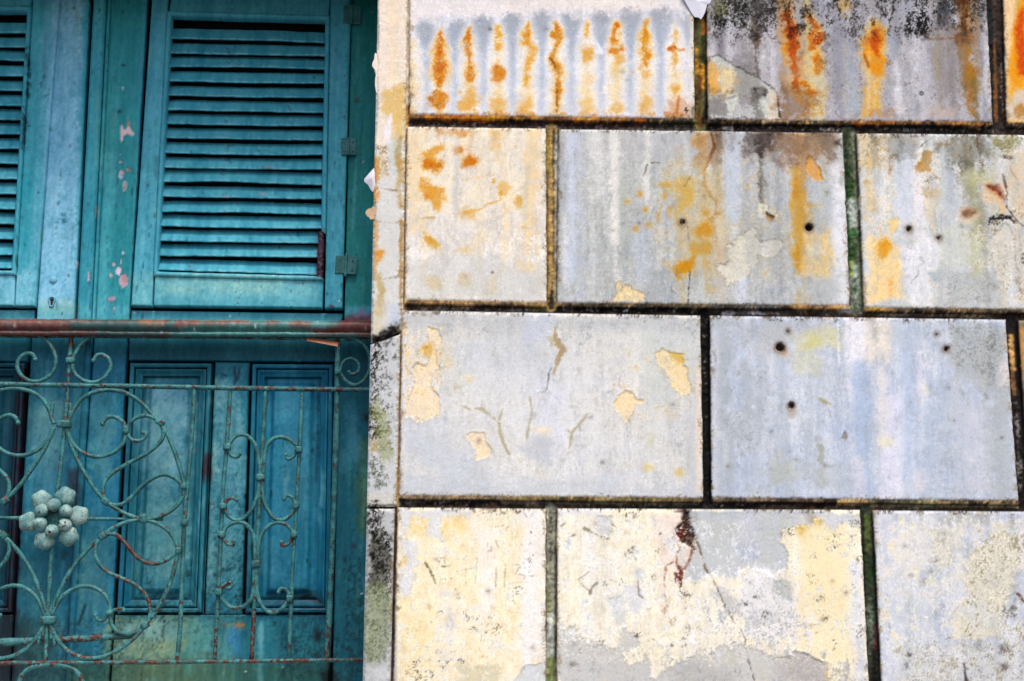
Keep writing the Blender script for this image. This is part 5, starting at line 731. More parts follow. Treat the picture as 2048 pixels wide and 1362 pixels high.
# --- right leaf
GRP_D = 'leaves of the teal door'
leaf = thing('door_leaf', tuple(at_door(420, 1400)), 'teal paneled door leaf with pink paint chips, between the meeting bead and stone wall', 'door', GRP_D)
board(leaf, 'stile', [(221,-22),(297,-22),(258,650),(190,650)], -0.004)
board(leaf, 'rail', [(262,621),(686,627),(685,650),(260,650)], -0.012, 0.02)
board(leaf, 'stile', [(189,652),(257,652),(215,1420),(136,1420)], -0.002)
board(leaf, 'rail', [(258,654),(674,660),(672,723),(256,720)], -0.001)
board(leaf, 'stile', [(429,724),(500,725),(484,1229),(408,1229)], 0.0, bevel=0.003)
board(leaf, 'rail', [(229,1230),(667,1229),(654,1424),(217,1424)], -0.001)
def prof(e):
    # raised and fielded panel: sunk margin, bevel up to a flat field
    return 0.018*(1-sstep(0.052, 0.066, e)) + 0.004*(e < 0.042)
def moulding(q, parent, w, wid, levels):
    """mitred frame stepping down inwards; levels = (inset, height) pairs"""
    TL, TR, BR, BLc = [np.array(c) for c in pxq(DOOR, w, q)]
    v = []; c = []
    for ins, h in levels:
        for cor, dx, dz in ((TL, 1, -1), (TR, -1, -1), (BR, -1, 1), (BLc, 1, 1)):
            s, z = cor[0]+dx*ins, cor[1]+dz*ins
            v.append((s, z, h))
    rows = []; NSEG = 40
    V = np.array(v).reshape(len(levels), 4, 3)
    pts = []
    for L in V:
        ring = []
        for i in range(4):
            for t in np.linspace(0, 1, NSEG, endpoint=False): ring.append(L[i]*(1-t)+L[(i+1) % 4]*t)
        pts.append(ring)
    A = np.array(pts); n = A.shape[1]
    Wd = DOOR.world(A[..., 0], A[..., 1], w+A[..., 2]+0.0006*dc.look(A[..., 0], A[..., 1], dc.N))
    f = [(r*n+i, r*n+(i+1) % n, (r+1)*n+(i+1) % n, (r+1)*n+i) for r in range(len(levels)-1) for i in range(n)]
    cl = lin(dc.look(A[..., 0], A[..., 1], dc.C)*255, DKK)
    return mesh_obj('moulding', Wd, [x[::-1] for x in f], MAT_DOOR, parent, cl, smooth=False)
LV = [(0.004, -0.028), (0.004, 0.001), (0.006, 0.006), (0.011, 0.007), (0.015, 0.004), (0.0155, -0.018), (0.0185, -0.018), (0.019, -0.005), (0.023, -0.004), (0.030, -0.012), (0.036, -0.016), (0.0365, -0.028)]
PAN1 = [(258,723),(427,724),(406,1228),(231,1228)]; PAN2 = [(502,725),(670,726),(662,1228),(488,1228)]
for q in (PAN1, PAN2):
    pn = board(leaf, 'panel', q, -0.008, 0.026, bevel=0.0, profile=prof)
    moulding(q, pn, 0.0, 0.02, LV)
# --- left leaf, with the bead that covers the meeting edge
leafL = thing('door_leaf', tuple(at_door(60, 1400)), 'bleached teal door leaf with keyhole, round stud and meeting bead', 'door', GRP_D)
board(leafL, 'stile', [(117,-22),(182,-22),(149,650),(71,650)], 0.0)
board(leafL, 'meeting_bead', [(186,-22),(214,-22),(181,652),(151,652)], 0.014, 0.03, 0.006)
board(leafL, 'edge_bead', [(214.6,-22),(224,-22),(190,652),(181.6,652)], 0.006, 0.03, 0.003)
board(leafL, 'rail', [(-420,618),(70,620),(69,650),(-420,648)], -0.012, 0.02)
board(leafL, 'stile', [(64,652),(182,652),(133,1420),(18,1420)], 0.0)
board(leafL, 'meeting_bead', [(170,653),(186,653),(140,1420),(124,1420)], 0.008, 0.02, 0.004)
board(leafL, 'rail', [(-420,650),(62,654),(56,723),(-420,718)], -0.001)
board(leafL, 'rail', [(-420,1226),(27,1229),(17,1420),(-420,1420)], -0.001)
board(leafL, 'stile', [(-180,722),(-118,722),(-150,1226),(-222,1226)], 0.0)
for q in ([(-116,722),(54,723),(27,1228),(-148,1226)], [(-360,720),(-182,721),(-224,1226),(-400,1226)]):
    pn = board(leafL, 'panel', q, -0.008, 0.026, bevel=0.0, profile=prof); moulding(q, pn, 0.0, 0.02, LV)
def lathe(name, ctr, axis_u, axis_v, axis_n, prof_, mat, parent, col=None, seg=20):
    v = []; 
    for r, h in prof_:
        for i in range(seg):
            a = 2*math.pi*i/seg; v.append(ctr+axis_u*r*math.cos(a)+axis_v*r*math.sin(a)+axis_n*h)
    n = len(prof_); f = [(r*seg+i, r*seg+(i+1) % seg, (r+1)*seg+(i+1) % seg, (r+1)*seg+i) for r in range(n-1) for i in range(seg)]
    f.append(tuple((n-1)*seg+i for i in range(seg)))
    v = np.array(v)
    return mesh_obj(name, v, f, mat, parent, None if col is None else np.tile(lin(col, DKK), (len(v), 1)), rust=np.zeros(len(v)))
ZU = np.array([0, 0, 1.0])
lathe('stud', at_door(107, 560, 0.0), DOOR.t, ZU, DOOR.n, [(0.010,-0.004),(0.010,0.002),(0.0085,0.0045),(0.005,0.006),(0.001,0.0063)], MAT_DOOR, leafL, (112,166,192))
# keyhole: raised escutcheon with a near-black face laid in for the unlit slot
kc = at_door(104, 600, 0.0); esc = []; NK = 28
def kshape(r, tail):
    out = []
    for i in range(NK):
        a = math.pi*1.5+2*math.pi*(i+.5)/NK
        x, z = r*math.cos(a), r*math.sin(a)
        if z < -r*0.72: z -= tail
        out.append((x, z))
    return out
vv = []
for r, t, h in ((0.0105,0.010,-0.003),(0.0105,0.010,0.003),(0.0095,0.009,0.004),(0.0068,0.0085,0.004),(0.0064,0.008,0.0012)):
    for x, z in kshape(r, t): vv.append(kc+DOOR.t*x+ZU*z+DOOR.n*h)
ff = [(r*NK+i, r*NK+(i+1) % NK, (r+1)*NK+(i+1) % NK, (r+1)*NK+i) for r in range(4) for i in range(NK)]
eo = mesh_obj('keyhole_plate', np.array(vv), ff, MAT_DOOR, leafL, np.tile(lin((96,150,172), DKK), (len(vv), 1)))
hv = [kc+DOOR.t*x+ZU*z+DOOR.n*0.0013 for x, z in kshape(0.0045, 0.010)]
mesh_obj('keyhole', np.array(hv), [tuple(range(NK))], MAT_DARK, eo)

# --- frame round the leaves
frame = thing('door_frame', tuple(at_door(710, 1400)), 'dark green-teal door frame post beside the stone wall edge', 'door frame')
board(frame, 'jamb', [(703,-22),(800,-22),(790,658),(687,652)], -0.002)
board(frame, 'jamb', [(680,660),(790,662),(780,1424),(662,1424)], -0.004)
b_ = [DOOR.world(s, z, w) for s, z, w in [(-1.6,1.2,-.075),(0.1,1.2,-.075),(0.1,3.6,-.075),(-1.6,3.6,-.075)]]
b2 = [p+np.array([0, .02, 0]) for p in b_]
mesh_obj('backing', np.array(b_+b2), [(0,1,2,3),(5,4,7,6),(3,2,6,7),(1,0,4,5),(2,1,5,6),(0,3,7,4)], MAT_DARK, frame, smooth=False)  # near-black sheet standing in for the unlit space behind slats and gaps
# floor slab under the leaves, and the leaves' foot
zb = float(min(at_door(300, 1424)[2], at_door(700,1424)[2]))
box('threshold', -1.86, XL-0.002, 0.02, 0.60, 0.0, zb+0.02, MAT_CORE, frame)

# --- louvered shutters
GRP_S = 'louvered shutters hung in the teal door'
def shutter(label, base_px, outer, inner_q, bott, xl, xr, broken):
    """outer: leaf corners; inner_q: louvre opening; bott: (left y, right y) of slat lower edges"""
    t = thing('louvered_shutter', tuple(at_door(*base_px)), label, 'shutter', GRP_S)
    W0 = 0.010
    TL, TR, BR, BLc = outer; iTL, iTR, iBR, iBL = inner_q
    def xat(a, b, y): return a[0]+(b[0]-a[0])*(y-a[1])/(b[1]-a[1])
    board(t, 'stile', [TL, (iTL[0]+(iTL[0]-iBL[0])/(iBL[1]-iTL[1])*(iTL[1]-TL[1])*1.0, TL[1]), (iBL[0]-(iTL[0]-iBL[0])/(iBL[1]-iTL[1])*(BLc[1]-iBL[1]), BLc[1]+1), BLc], W0, 0.032)
    board(t, 'stile', [(iTR[0]+(iTR[0]-iBR[0])/(iBR[1]-iTR[1])*(iTR[1]-TR[1]), TR[1]), TR, BR, (iBR[0]-(iTR[0]-iBR[0])/(iBR[1]-iTR[1])*(BR[1]-iBR[1]), BR[1])], W0, 0.032)
    rb = [(iBL[0]+.6, iBL[1]), (iBR[0]-.6, iBR[1]), (iBR[0]-3, BR[1]-.6), (iBL[0]-2, BLc[1]+.4)]
    board(t, 'rail', rb, W0-.0006, 0.032)
    board(t, 'rail', [(iTL[0]+8, TL[1]), (iTR[0]+4, TR[1]), (iTR[0]-.6, iTR[1]), (iTL[0]+.6, iTL[1])], W0-.0006, 0.032)
    # bead round the opening, mitred
    bw = 9.5
    o4 = [(iTL[0]-1, iTL[1]-1), (iTR[0]+1, iTR[1]-1), (iBR[0]+1, iBR[1]+1), (iBL[0]-1, iBL[1]+1)]
    i4 = [(o4[0][0]+bw, o4[0][1]+bw), (o4[1][0]-bw, o4[1][1]+bw), (o4[2][0]-bw, o4[2][1]-bw), (o4[3][0]+bw, o4[3][1]-bw)]
    for a in range(4):
        b = (a+1) % 4
        A0, A1, I0, I1 = [np.array(DOOR.hit(*p, W0)) for p in (o4[a], o4[b], i4[a], i4[b])]
        t1 = 1.0
        if broken and a == 1: t1 = 0.83
        n = 90; rows = []; cs = []
        for f_, h in ((0, -0.004), (0, 0.004), (0.2, 0.0075), (0.5, 0.0085), (0.8, 0.0065), (1.0, 0.001), (1.0, -0.026)):
            p = (A0*(1-f_)+I0*f_)[None]*(1-np.linspace(0, t1, n)[:, None])+(A1*(1-f_)+I1*f_)[None]*np.linspace(0, t1, n)[:, None]
            sag = 0
            rows.append(DOOR.world(p[:, 0], p[:, 1]+sag, W0+h+0.0008*dc.look(p[:, 0], p[:, 1], dc.N))); cs.append(lin(dc.look(p[:, 0], p[:, 1], dc.C)*255, DKK))
        mesh_obj('bead', np.array(rows), grid_faces(7, n)[:, ::-1], MAT_DOOR, t, np.array(cs))
    if broken:      # splintered stump of the bead in the corner
        a0, a1 = np.array(DOOR.hit(642, 463, W0)), np.array(DOOR.hit(638, 557, W0)); n = 40; rows = []; cs = []
        tt = np.linspace(0, 1, n); rgb = np.random.default_rng(3)
        jag = rgb.normal(0, 0.0016, (7, n))
        for j, (x, h) in enumerate(((-.007,-.02),(-.006,.000),(-.003,.003),(.001,.002),(.005,.004),(.009,.001),(.010,-.012))):
            p = a0[None]*(1-tt[:, None])+a1[None]*tt[:, None]
            rows.append(DOOR.world(p[:, 0]+x+jag[j]*.8, p[:, 1], W0+h+jag[j])); cs.append(np.tile(lin((60,40,52), .9), (n, 1))*(1+2.2*np.clip(rgb.normal(0, .6, (n, 1)), 0, 2)))
        mesh_obj('broken_bead', np.array(rows), grid_faces(7, n)[:, ::-1], MAT_DOOR, t, np.array(cs))
    # slats: tilted boards, outer edge low
    rgs = np.random.default_rng(abs(int(base_px[0]))+7)
    for i, (yl, yr) in enumerate(bott):
        x0 = xat(iTL, iBL, yl)+4; x1 = xat(iTR, iBR, yr)-4
        last = i == len(bott)-1
        wq = 0.004
        L0, L1 = np.array(DOOR.hit(x0, yl, wq)), np.array(DOOR.hit(x1, yr, wq))
        n = 64; tt = np.linspace(0, 1, n)
        p = L0[None]*(1-tt[:, None])+L1[None]*tt[:, None]
        bow = rgs.normal(0, .0016)*np.sin(tt*math.pi)+0.0005*dc.look(p[:, 0], p[:, 1], dc.N)
        if i == 10 and broken: bow = bow+0.004*np.exp(-((tt-.35)/.22)**2)
        tilt = math.radians(52+rgs.normal(0, 1.6)); dep = 0.0435; th = 0.0075
        ct, st = math.cos(tilt), math.sin(tilt)
        sec = [(0.0,-.0002),(0.0015,0.0010),(0.0018,0.0035),(0.0,0.0065)] + [(-dep*f_*ct, 0.0065+dep*f_*st) for f_ in (.25,.5,.75,1.0)] + [(-dep*ct-th*st*.8, 0.0065+dep*st-th*ct*.8), (-th*st*.8-.001, -.0002+.001)]
        rows = []; cs = []; tn = 1+rgs.normal(0, .05)
        for dw, dz in sec:
            rows.append(DOOR.world(p[:, 0], p[:, 1]+dz+bow, wq+dw)); zz = p[:, 1]+dz*0.9
            wr = np.clip(.5+.8*dc.look(p[:, 0], zz, dc.V)+.5*dc.look(p[:, 0]*1.0, zz, dc.Q), 0, 1)[:, None]*(1.0 if 0 <= dz <= .0036 else .15)
            cs.append(lin((dc.look(p[:, 0], zz, dc.C)*(1-.4*wr)+np.array([.62,.79,.83])*.4*wr)*255, DKK)*tn)
        rows.append(rows[0]); cs.append(cs[0])
        rows = np.array(rows); cs = np.array(cs)
        m = mesh_obj('slat', rows, grid_faces(len(rows), n)[:, ::-1], MAT_DOOR, t, cs, smooth=False)
    return t
bl = [77,106,134,162,191,220,247,276,305,335,364,393,424,452,482,512,540]; br = [86,112,139,167,196,226,252,281,310,339,370,398,430,457,487,515,551]
bl = [20,49]+bl; br = [30,58]+br
sh = shutter('teal louvered shutter with rusty hinges and a splintered lower corner, beside the stone wall', (470,616), [(304,-22),(705,-22),(686,616),(261,611)], [(336,24),(659,33),(649,561),(308,552)], list(zip(bl,br))[2:], 0, 0, True)
b0 = [66,95,122,152,182,212,240,268,298,328,359,388,419,449,479,510,537]
shL = shutter('teal louvered shutter with intact beading, left of the plain board with the keyhole', (-140,611), [(-330,-22),(123,-22),(71,612),(-380,606)], [(-300,10),(63,15),(32,550),(-338,544)], [(y-8, y) for y in [8,37]+b0][2:], 0, 0, False)
# hinges
def hinge(ctr, wpx, hpx, rot, pin, parent):
    c = at_door(ctr[0], ctr[1], 0.011)
    u = DOOR.t*math.cos(rot)+ZU*math.sin(rot); vv_ = -DOOR.t*math.sin(rot)+ZU*math.cos(rot)
    def plate(cx, w, h, t, nm, par):
        p = []
        for hh, ins in ((-0.004, 0), (t*.6, 0), (t, .0012)):
            for sx, sz in ((-1,-1),(1,-1),(1,1),(-1,1)): p.append(c+u*(cx+sx*(w/2-ins))+vv_*sz*(h/2-ins)+DOOR.n*hh)
        f = [(r*4+i, r*4+(i+1) % 4, (r+1)*4+(i+1) % 4, (r+1)*4+i) for r in range(2) for i in range(4)]+[(8,9,10,11)]
        return mesh_obj(nm, np.array(p), f, MAT_HINGE, par, smooth=False, rust=np.zeros(12))
    h = plate(-wpx*PXM*.29, wpx*PXM*.5, hpx*PXM, 0.003, 'hinge', parent)
    plate(wpx*PXM*.30, wpx*PXM*.5, hpx*PXM, 0.001, 'hinge_plate', h)
    r = 0.0042; L = pin*PXM/2; ring = []
    zs_ = np.linspace(-L, L, 15)
    for i, z in enumerate(zs_):
        rr = r*(1.0 if i % 3 else 0.82) if 0 < i < 14 else r*.5
        for a in range(12): ring.append(c+u*rr*math.cos(a*math.pi/6)+DOOR.n*(0.003+rr*math.sin(a*math.pi/6))+vv_*z)
    f = [(k*12+a, k*12+(a+1) % 12, (k+1)*12+(a+1) % 12, (k+1)*12+a) for k in range(14) for a in range(12)]+[tuple(range(11,-1,-1)), tuple(14*12+a for a in range(12))]
    mesh_obj('hinge_pin', np.array(ring), f, MAT_HINGE, h, rust=np.full(len(ring), .03))
    for sx in (-.32, .32):
        for sz in (-.27, .27):
            lathe('screw', c+u*sx*wpx*PXM+vv_*sz*hpx*PXM, u, vv_, DOOR.n, [(.0030,.000),(.0030,.0036),(.0016,.0044)], MAT_HINGE, h, seg=10)
MAT_HINGE = iron_mat('hinge_paint', (0.02, 0.12, 0.12), (0.06, 0.24, 0.25), 0.70, 0.6)
hinge((704,30), 36, 42, 0.0, 48, sh); hinge((697,293), 30, 40, RAD(4), 42, sh); hinge((692,530), 43, 40, RAD(-2), 54, sh)
# ------------------------------------------------------------------ iron railing in front of the door
rail = thing('iron_railing', tuple(RAIL.world(*RAIL.hit(300, 1400), 0.0)), 'green scrolled iron railing with a flower rosette and rusty handrail before the teal door', 'railing')
def catmull(p, n=10, closed=False):
    p = np.array(p, float)
    if len(p) < 3:
        return np.array([p[0]*(1-t)+p[-1]*t for t in np.linspace(0, 1, 12)])
    q = np.vstack([2*p[0]-p[1], p, 2*p[-1]-p[-2]]); out = []
    for i in range(1, len(q)-2):
        a, b, c, d = q[i-1], q[i], q[i+1], q[i+2]
        for t in np.linspace(0, 1, n, endpoint=False):
            out.append(.5*((2*b)+(c-a)*t+(2*a-5*b+4*c-d)*t*t+(3*b-a-3*c+d)*t**3))
    out.append(p[-1]); return np.array(out)
rgt = np.random.default_rng(77)
def tube3(name, pts3, rad, parent, mat=None, seg=9, rust=0.0, ends=True, flat=1.0):
    """round bar along points in world space"""
    P_ = np.array(pts3); n = len(P_)
    T = np.gradient(P_, axis=0); T /= np.linalg.norm(T, axis=1)[:, None]+1e-12
    nn = RAIL.n; rad = np.full(n, rad) if np.isscalar(rad) else np.asarray(rad)
    rad = rad*(1+np.interp(np.arange(n), np.arange(0, n+8, 4), rgt.normal(0, .05, len(np.arange(0, n+8, 4)))))
    B = np.cross(T, nn); B /= np.linalg.norm(B, axis=1)[:, None]+1e-12
    N = np.cross(B, T)
    an = np.arange(seg)*2*math.pi/seg
    V = P_[:, None]+rad[:, None, None]*(B[:, None]*np.cos(an)[None, :, None]+flat*N[:, None]*np.sin(an)[None, :, None])
    f = [(i*seg+a, (i+1)*seg+a, (i+1)*seg+(a+1) % seg, i*seg+(a+1) % seg) for i in range(n-1) for a in range(seg)]
    f += [tuple(range(seg)), tuple((n-1)*seg+a for a in range(seg-1, -1, -1))]
    rs = np.full(n, rust) if np.isscalar(rust) else np.asarray(rust)
    return mesh_obj(name, V.reshape(-1, 3), f, mat or MAT_IRON, parent, rust=np.repeat(rs, seg))
def loc(pts, w): return [RAIL.hit(x, y, w) for x, y in pts]
AX = RAIL.hit(111, 1000, 0.0)[0]           # upright axis through the rosette
def bar(name, pts, dia=8, w=0.0, rust=0.0, mirror=False, bead=(), n=10, shrink=True):
    q = catmull(loc(pts, w), n)
    rs = rust
    if not np.isscalar(rust): rs = np.interp(np.linspace(0, 1, len(q)), np.linspace(0, 1, len(rust)), rust)
    for mi in ((False, True) if mirror else (False,)):
        a = q.copy()
        if mi: a[:, 0] = 2*AX-a[:, 0]
        w3 = RAIL.world(a[:, 0], a[:, 1], np.full(len(a), w))
        o = tube3(name, w3, dia*PXM*0.5*1.2, rail, rust=rs if not mi or np.isscalar(rs) else rs*0.3)
        for e in bead:
            c = w3[0] if e == 0 else w3[-1]
            ball('scroll_end', c, dia*PXM*0.72, o, MAT_IRON)
def ball(name, c, r, parent, mat, seg=10, squash=(1, 1, 1), lump=0.0, seed=0, rust=0.0):
    v = []; rg_ = np.random.default_rng(seed); ph = rg_.random(4)*6
    for j in range(seg//2+1):
        t = math.pi*j/(seg//2)
        for i in range(seg):
            a = 2*math.pi*i/seg
            rr = r*(1+lump*(math.sin(3*a+ph[0])*math.sin(t)**2+.6*math.sin(2*t*2+ph[1])))
            v.append(c+RAIL.t*rr*squash[0]*math.sin(t)*math.cos(a)+ZU*rr*squash[1]*math.sin(t)*math.sin(a)+RAIL.n*rr*squash[2]*math.cos(t))
    f = [(j*seg+i, (j+1)*seg+i, (j+1)*seg+(i+1) % seg, j*seg+(i+1) % seg) for j in range(seg//2) for i in range(seg)]
    return mesh_obj(name, np.array(v), f, mat, parent, rust=np.full(len(v), rust))
def collar(x, y, wpx, hpx, rot=0.0, mirror=False, rust=0.0, dep=0.013, w=0.0):
    s, z = RAIL.hit(x, y, w)
    for mi in ((False, True) if mirror else (False,)):
        ss = 2*AX-s if mi else s; ro = -rot if mi else rot
        c = RAIL.world(ss, z, w); u = RAIL.t*math.cos(ro)+ZU*math.sin(ro); v_ = -RAIL.t*math.sin(ro)+ZU*math.cos(ro)
        vs = []; seg = 12
        for h, k in ((-.5,.86),(-.46,1.0),(-.15,1.04),(.15,1.04),(.46,1.0),(.5,.86)):
            for a in range(seg):
                ca, sa = math.cos(a*2*math.pi/seg), math.sin(a*2*math.pi/seg)
                ca = math.copysign(abs(ca)**.6, ca); sa = math.copysign(abs(sa)**.6, sa)
                vs.append(c+u*wpx*PXM*.5*k*ca+RAIL.n*dep*k*sa*.8+v_*hpx*PXM*h)
        f = [(r*seg+a, r*seg+(a+1) % seg, (r+1)*seg+(a+1) % seg, (r+1)*seg+a) for r in range(5) for a in range(seg)]+[tuple(range(seg-1,-1,-1)), tuple(5*seg+a for a in range(seg))]
        mesh_obj('collar', np.array(vs), f, MAT_IRON, rail, rust=np.full(len(vs), rust))
# handrail: moulded wooden bar, paint gone to red-brown at both ends
hc = Canvas(RAIL, -1.62, 0.16, 2.1, 2.7, 0.003, (70, 128, 128), 131)
P, R, E, S = hc.P, hc.R, hc.E, hc.S
R('p', -500, 615, 344, 680, (112,50,38), 1, 2, 5); R('5', 560, 100, 1420, 200, (24,84,84), .9, 3, 8); P('6', [(1190,80),(1240,60),(1480,50),(1480,210),(1000,200),(990,170),(1180,150),(1200,110)], (112,40,32), 1, 1.5, 5)
for k_, x0, y0, x1, y1 in [('6',150,90,350,130),('6',360,85,475,130),('6',615,100,700,140),('6',660,90,760,115),('6',790,100,960,170),('6',0,90,50,120),('5',1430,95,1602,130),('6',840,70,900,110)]: R(k_, x0, y0, x1, y1, (136,50,36), .95, 1.5, 5)
S('5', [(0,60),(1330,75)], 4, (170,92,66), .6, 3, 4); R('6', 0, 50, 760, 82, (140,164,120), .7, 2, 3); R('6', 440, 60, 1180, 90, (96,150,140), .6, 3, 4); S('5', [(1140,100),(1330,110)], [6,8], (176,100,60), .7, 3, 5); S('p', [(0,662),(190,664)], 8, (84,30,34), .8, 3, 4); R('6', 0, 140, 950, 160, (14,56,50), .8, 3, 5); R('6', 0, 165, 940, 195, (40,130,120), .7, 2, 4)
for k_, x, y in [('5',138,140),('5',716,133),('5',1318,130),('5',1300,183),('5',1570,170),('6',45,170),('6',230,212),('6',530,152),('6',1020,100),('6',1410,165),('5',712,62)]: E(k_, x, y, 6, 8, (236,236,236), .95, .6, .3)
hc.tone(hc.V, .05); hc.tone(hc.K, .06); hc.tone(hc.G, .06); hc.C = np.clip(hc.C, .01, 1)
L0, L1 = np.array(RAIL.hit(-470, 649, .02)), np.array(RAIL.hit(790, 656, .02)); n = 420
tt = np.linspace(0, 1, n); pc = L0[None]*(1-tt[:, None])+L1[None]*tt[:, None]
sec = [(-.045,.016),(-.012,.0235),(.006,.0215),(.017,.0165),(.022,.008),(.022,-.001),(.018,-.0075),(.012,-.010),(.013,-.0125),(.0165,-.015),(.0165,-.0205),(.012,-.0235),(-.012,-.0245),(-.045,-.020)]
rows = []; cs = []
for dw, dz in sec:
    nz_ = hc.look(pc[:, 0], pc[:, 1]+dz, hc.N)
    rows.append(RAIL.world(pc[:, 0], pc[:, 1]+dz+.0004*nz_, .004+dw+.0006*nz_)); cs.append(lin(hc.look(pc[:, 0], pc[:, 1]+dz, hc.C)*255, .8))
rows.append(rows[0]); cs.append(cs[0])
mesh_obj('handrail', np.array(rows), grid_faces(len(rows), n), MAT_RAIL, rail, np.array(cs))
# thin strap under the handrail, and a loose rusty plate
bar('strap', [(-470,672),(200,673),(790,680)], 5, .0, .12, n=40)
pl = [np.array(RAIL.hit(x, y, .014)) for x, y in ((614,673),(677,684),(675,693),(613,681))]
pv = [RAIL.world(s, z, .014-.008*(i in (0, 1))) for i, (s, z) in enumerate(pl)]+[RAIL.world(s, z+.002, .004) for s, z in pl]
mesh_obj('rust_plate', np.array(pv), [(3,2,1,0),(4,5,6,7),(0,1,5,4),(2,3,7,6),(1,2,6,5),(3,0,4,7)], MAT_RAIL, rail, np.tile(lin((150,88,56)), (8, 1)), smooth=False)
# horizontal bars
bar('cross_bar', [(-470,761),(0,768.5),(300,773),(520,777),(760,780)], 9, 0.0, [0,.0,.02,.05,.03,.03,.10,.12,.03], n=40)
bar('cross_bar', [(-470,1330),(0,1326),(350,1324),(760,1319)], 7.5, 0.0, [.2,.18,.16,.14,.12,.10,.12,.10], n=40)
bar('brace', [(-60,1286),(40,1283),(160,1277),(268,1270)], 13, -0.012, [.0,.0,.02,.14,.05,.02])
# uprights
bar('upright', [(143,666),(138,740),(132,830),(119,950),(108,1030),(100,1150),(94,1250),(91,1330)], 8, -0.002, [.14,.16,.0,0,0,0,.02,.14])
bar('upright', [(389,774),(383,880),(376,960),(368,1060),(361,1240),(354,1324)], 8, -0.003, [0,0,0,0,.02,.06], mirror=True)
bar('upright', [(461,775),(453,900),(446,980),(440,1110),(435,1210),(429,1323)], 7.5, -0.003, [.02,0,0,0,.02,.18], mirror=True)
bar('upright', [(531,776),(526,870),(521,960),(513,1110),(509,1200),(503,1322)], 8, -0.002, [0,0,0,0,.10,.20], mirror=True)
bar('upright', [(605,777),(599,900),(593,1010),(585,1140),(578,1322)], 7.5, -0.003, [0,.02,0,0,0,.03], mirror=True)
bar('upright', [(676,684),(675,740),(672,880),(668,1000),(660,1200),(653,1322)], 10, -0.004, [.02,0,0,0,.02,.12], mirror=True)
# scrolls round the rosette (right half, mirrored)
def sc(pts, **kw): bar('scroll', pts, kw.pop('dia', 7.5), kw.pop('w', 0.001), kw.pop('rust', 0.0), True, kw.pop('bead', ()))
sc([(200,668),(182,674),(163,688),(150,708),(146,722),(146,738),(155,753),(172,763),(192,764),(210,754),(221,736),(218,719),(206,710),(194,711),(187,721)], bead=(1,), rust=[.05,0,0,0,0,0])
collar(141, 721, 20, 12, rust=.02)
sc([(141,806),(140,832),(133,848)], dia=7); sc([(137,842),(147,820),(164,798),(190,784),(222,780),(254,787),(282,805),(304,828),(320,846),(336,872),(350,905),(361,940),(368,972)])
collar(128, 848, 31, 15, RAD(-2)); collar(320, 845, 19, 13, RAD(-32), True)
sc([(134,856),(142,880),(158,900),(184,912),(212,911),(236,899),(249,880),(251,862),(248,848),(238,838),(224,833),(212,837),(205,848)], bead=(1,))
sc([(252,862),(260,846),(276,834),(298,832),(318,843)]); sc([(254,866),(262,878),(275,882),(287,878),(292,869),(286,865)], bead=(1,), dia=7); collar(252, 860, 13, 15, 0, True)
sc([(322,848),(327,862),(324,878),(311,894),(288,910),(258,926),(232,941),(213,958),(206,976),(207,992),(213,1003)])
sc([(132,856),(143,892),(158,925),(178,960),(196,986),(213,1003),(240,1022),(263,1032),(286,1038),(308,1036),(334,1026),(354,1011),(366,990),(368,972)], rust=[0,0,.0,.06,.02,.0,0])
sc([(213,1003),(226,1010),(244,1008),(262,995),(284,972),(308,955),(330,949),(350,956),(364,969)]); collar(211, 1003, 17, 13, RAD(-38), True, .03); collar(367, 972, 13, 14, RAD(-5), True, .05)
sc([(150,1037),(250,1038),(326,1038)], dia=6.5, w=-.004); collar(286, 1037, 17, 19, RAD(5), True, .02)
sc([(96,1236),(107,1208),(122,1176),(142,1140),(170,1105),(203,1074),(232,1053),(262,1042),(286,1039),(312,1046),(335,1060),(350,1080),(357,1100)], rust=[0,0,0,.0,.06,.0,0,.03,.05]); collar(205, 1072, 17, 13, RAD(38), True); collar(357, 1101, 13, 14, 0, True)
sc([(205,1072),(222,1067),(238,1073),(254,1090),(272,1112),(292,1125),(314,1127),(338,1117),(356,1101)], rust=[0,.05,.16,.2,.18,.14,.16,.02,0])
sc([(204,1074),(193,1088),(190,1104),(196,1124),(214,1143),(240,1155),(268,1168),(290,1188),(300,1212),(299,1236),(289,1252)], rust=[0,0,0,.04,.12,.10,.12,.16,.0,0]); collar(290, 1251, 17, 13, RAD(38), True, .03)
sc([(357,1101),(350,1132),(340,1166),(325,1200),(310,1225),(289,1253),(268,1276),(240,1298),(210,1312),(180,1317),(150,1310),(126,1293),(110,1270),(100,1246)], rust=[0,0,0,.06,.12,.05,.0,.10,.14,.02,0])
sc([(98,1238),(107,1222),(122,1197),(142,1180),(166,1172),(190,1176),(209,1189),(219,1208),(220,1226),(223,1248),(236,1263),(256,1268),(274,1263),(289,1253)], rust=[.02,.04,0,0,0,.03,.02,.0,0]); ballc = RAIL.world(*RAIL.hit(219, 1226, .002), .002)
bo = ball('knob', ballc, .0105, rail, MAT_IRON, squash=(1, .85, .9)); ball('knob', RAIL.world(2*AX-RAIL.hit(219,1226,.002)[0], ballc[2], .002), .0105, rail, MAT_IRON, squash=(1, .85, .9))
sc([(220,1224),(232,1219),(246,1217),(247,1221)], dia=6, bead=(1,), rust=[.12,.1,0]); sc([(217,1228),(207,1240),(196,1240),(191,1231)], dia=6, bead=(1,))
collar(95, 1240, 35, 16, 0, rust=.03)
sc([(85,1246),(80,1268),(75,1290)], dia=6, rust=.04); sc([(101,1246),(102,1278)], dia=6, rust=.08)
bar('scroll', [(36,1376),(44,1350),(64,1335),(96,1329),(128,1332),(155,1345),(170,1376)], 8, .001, [.02,.05,.1,.06,.05])
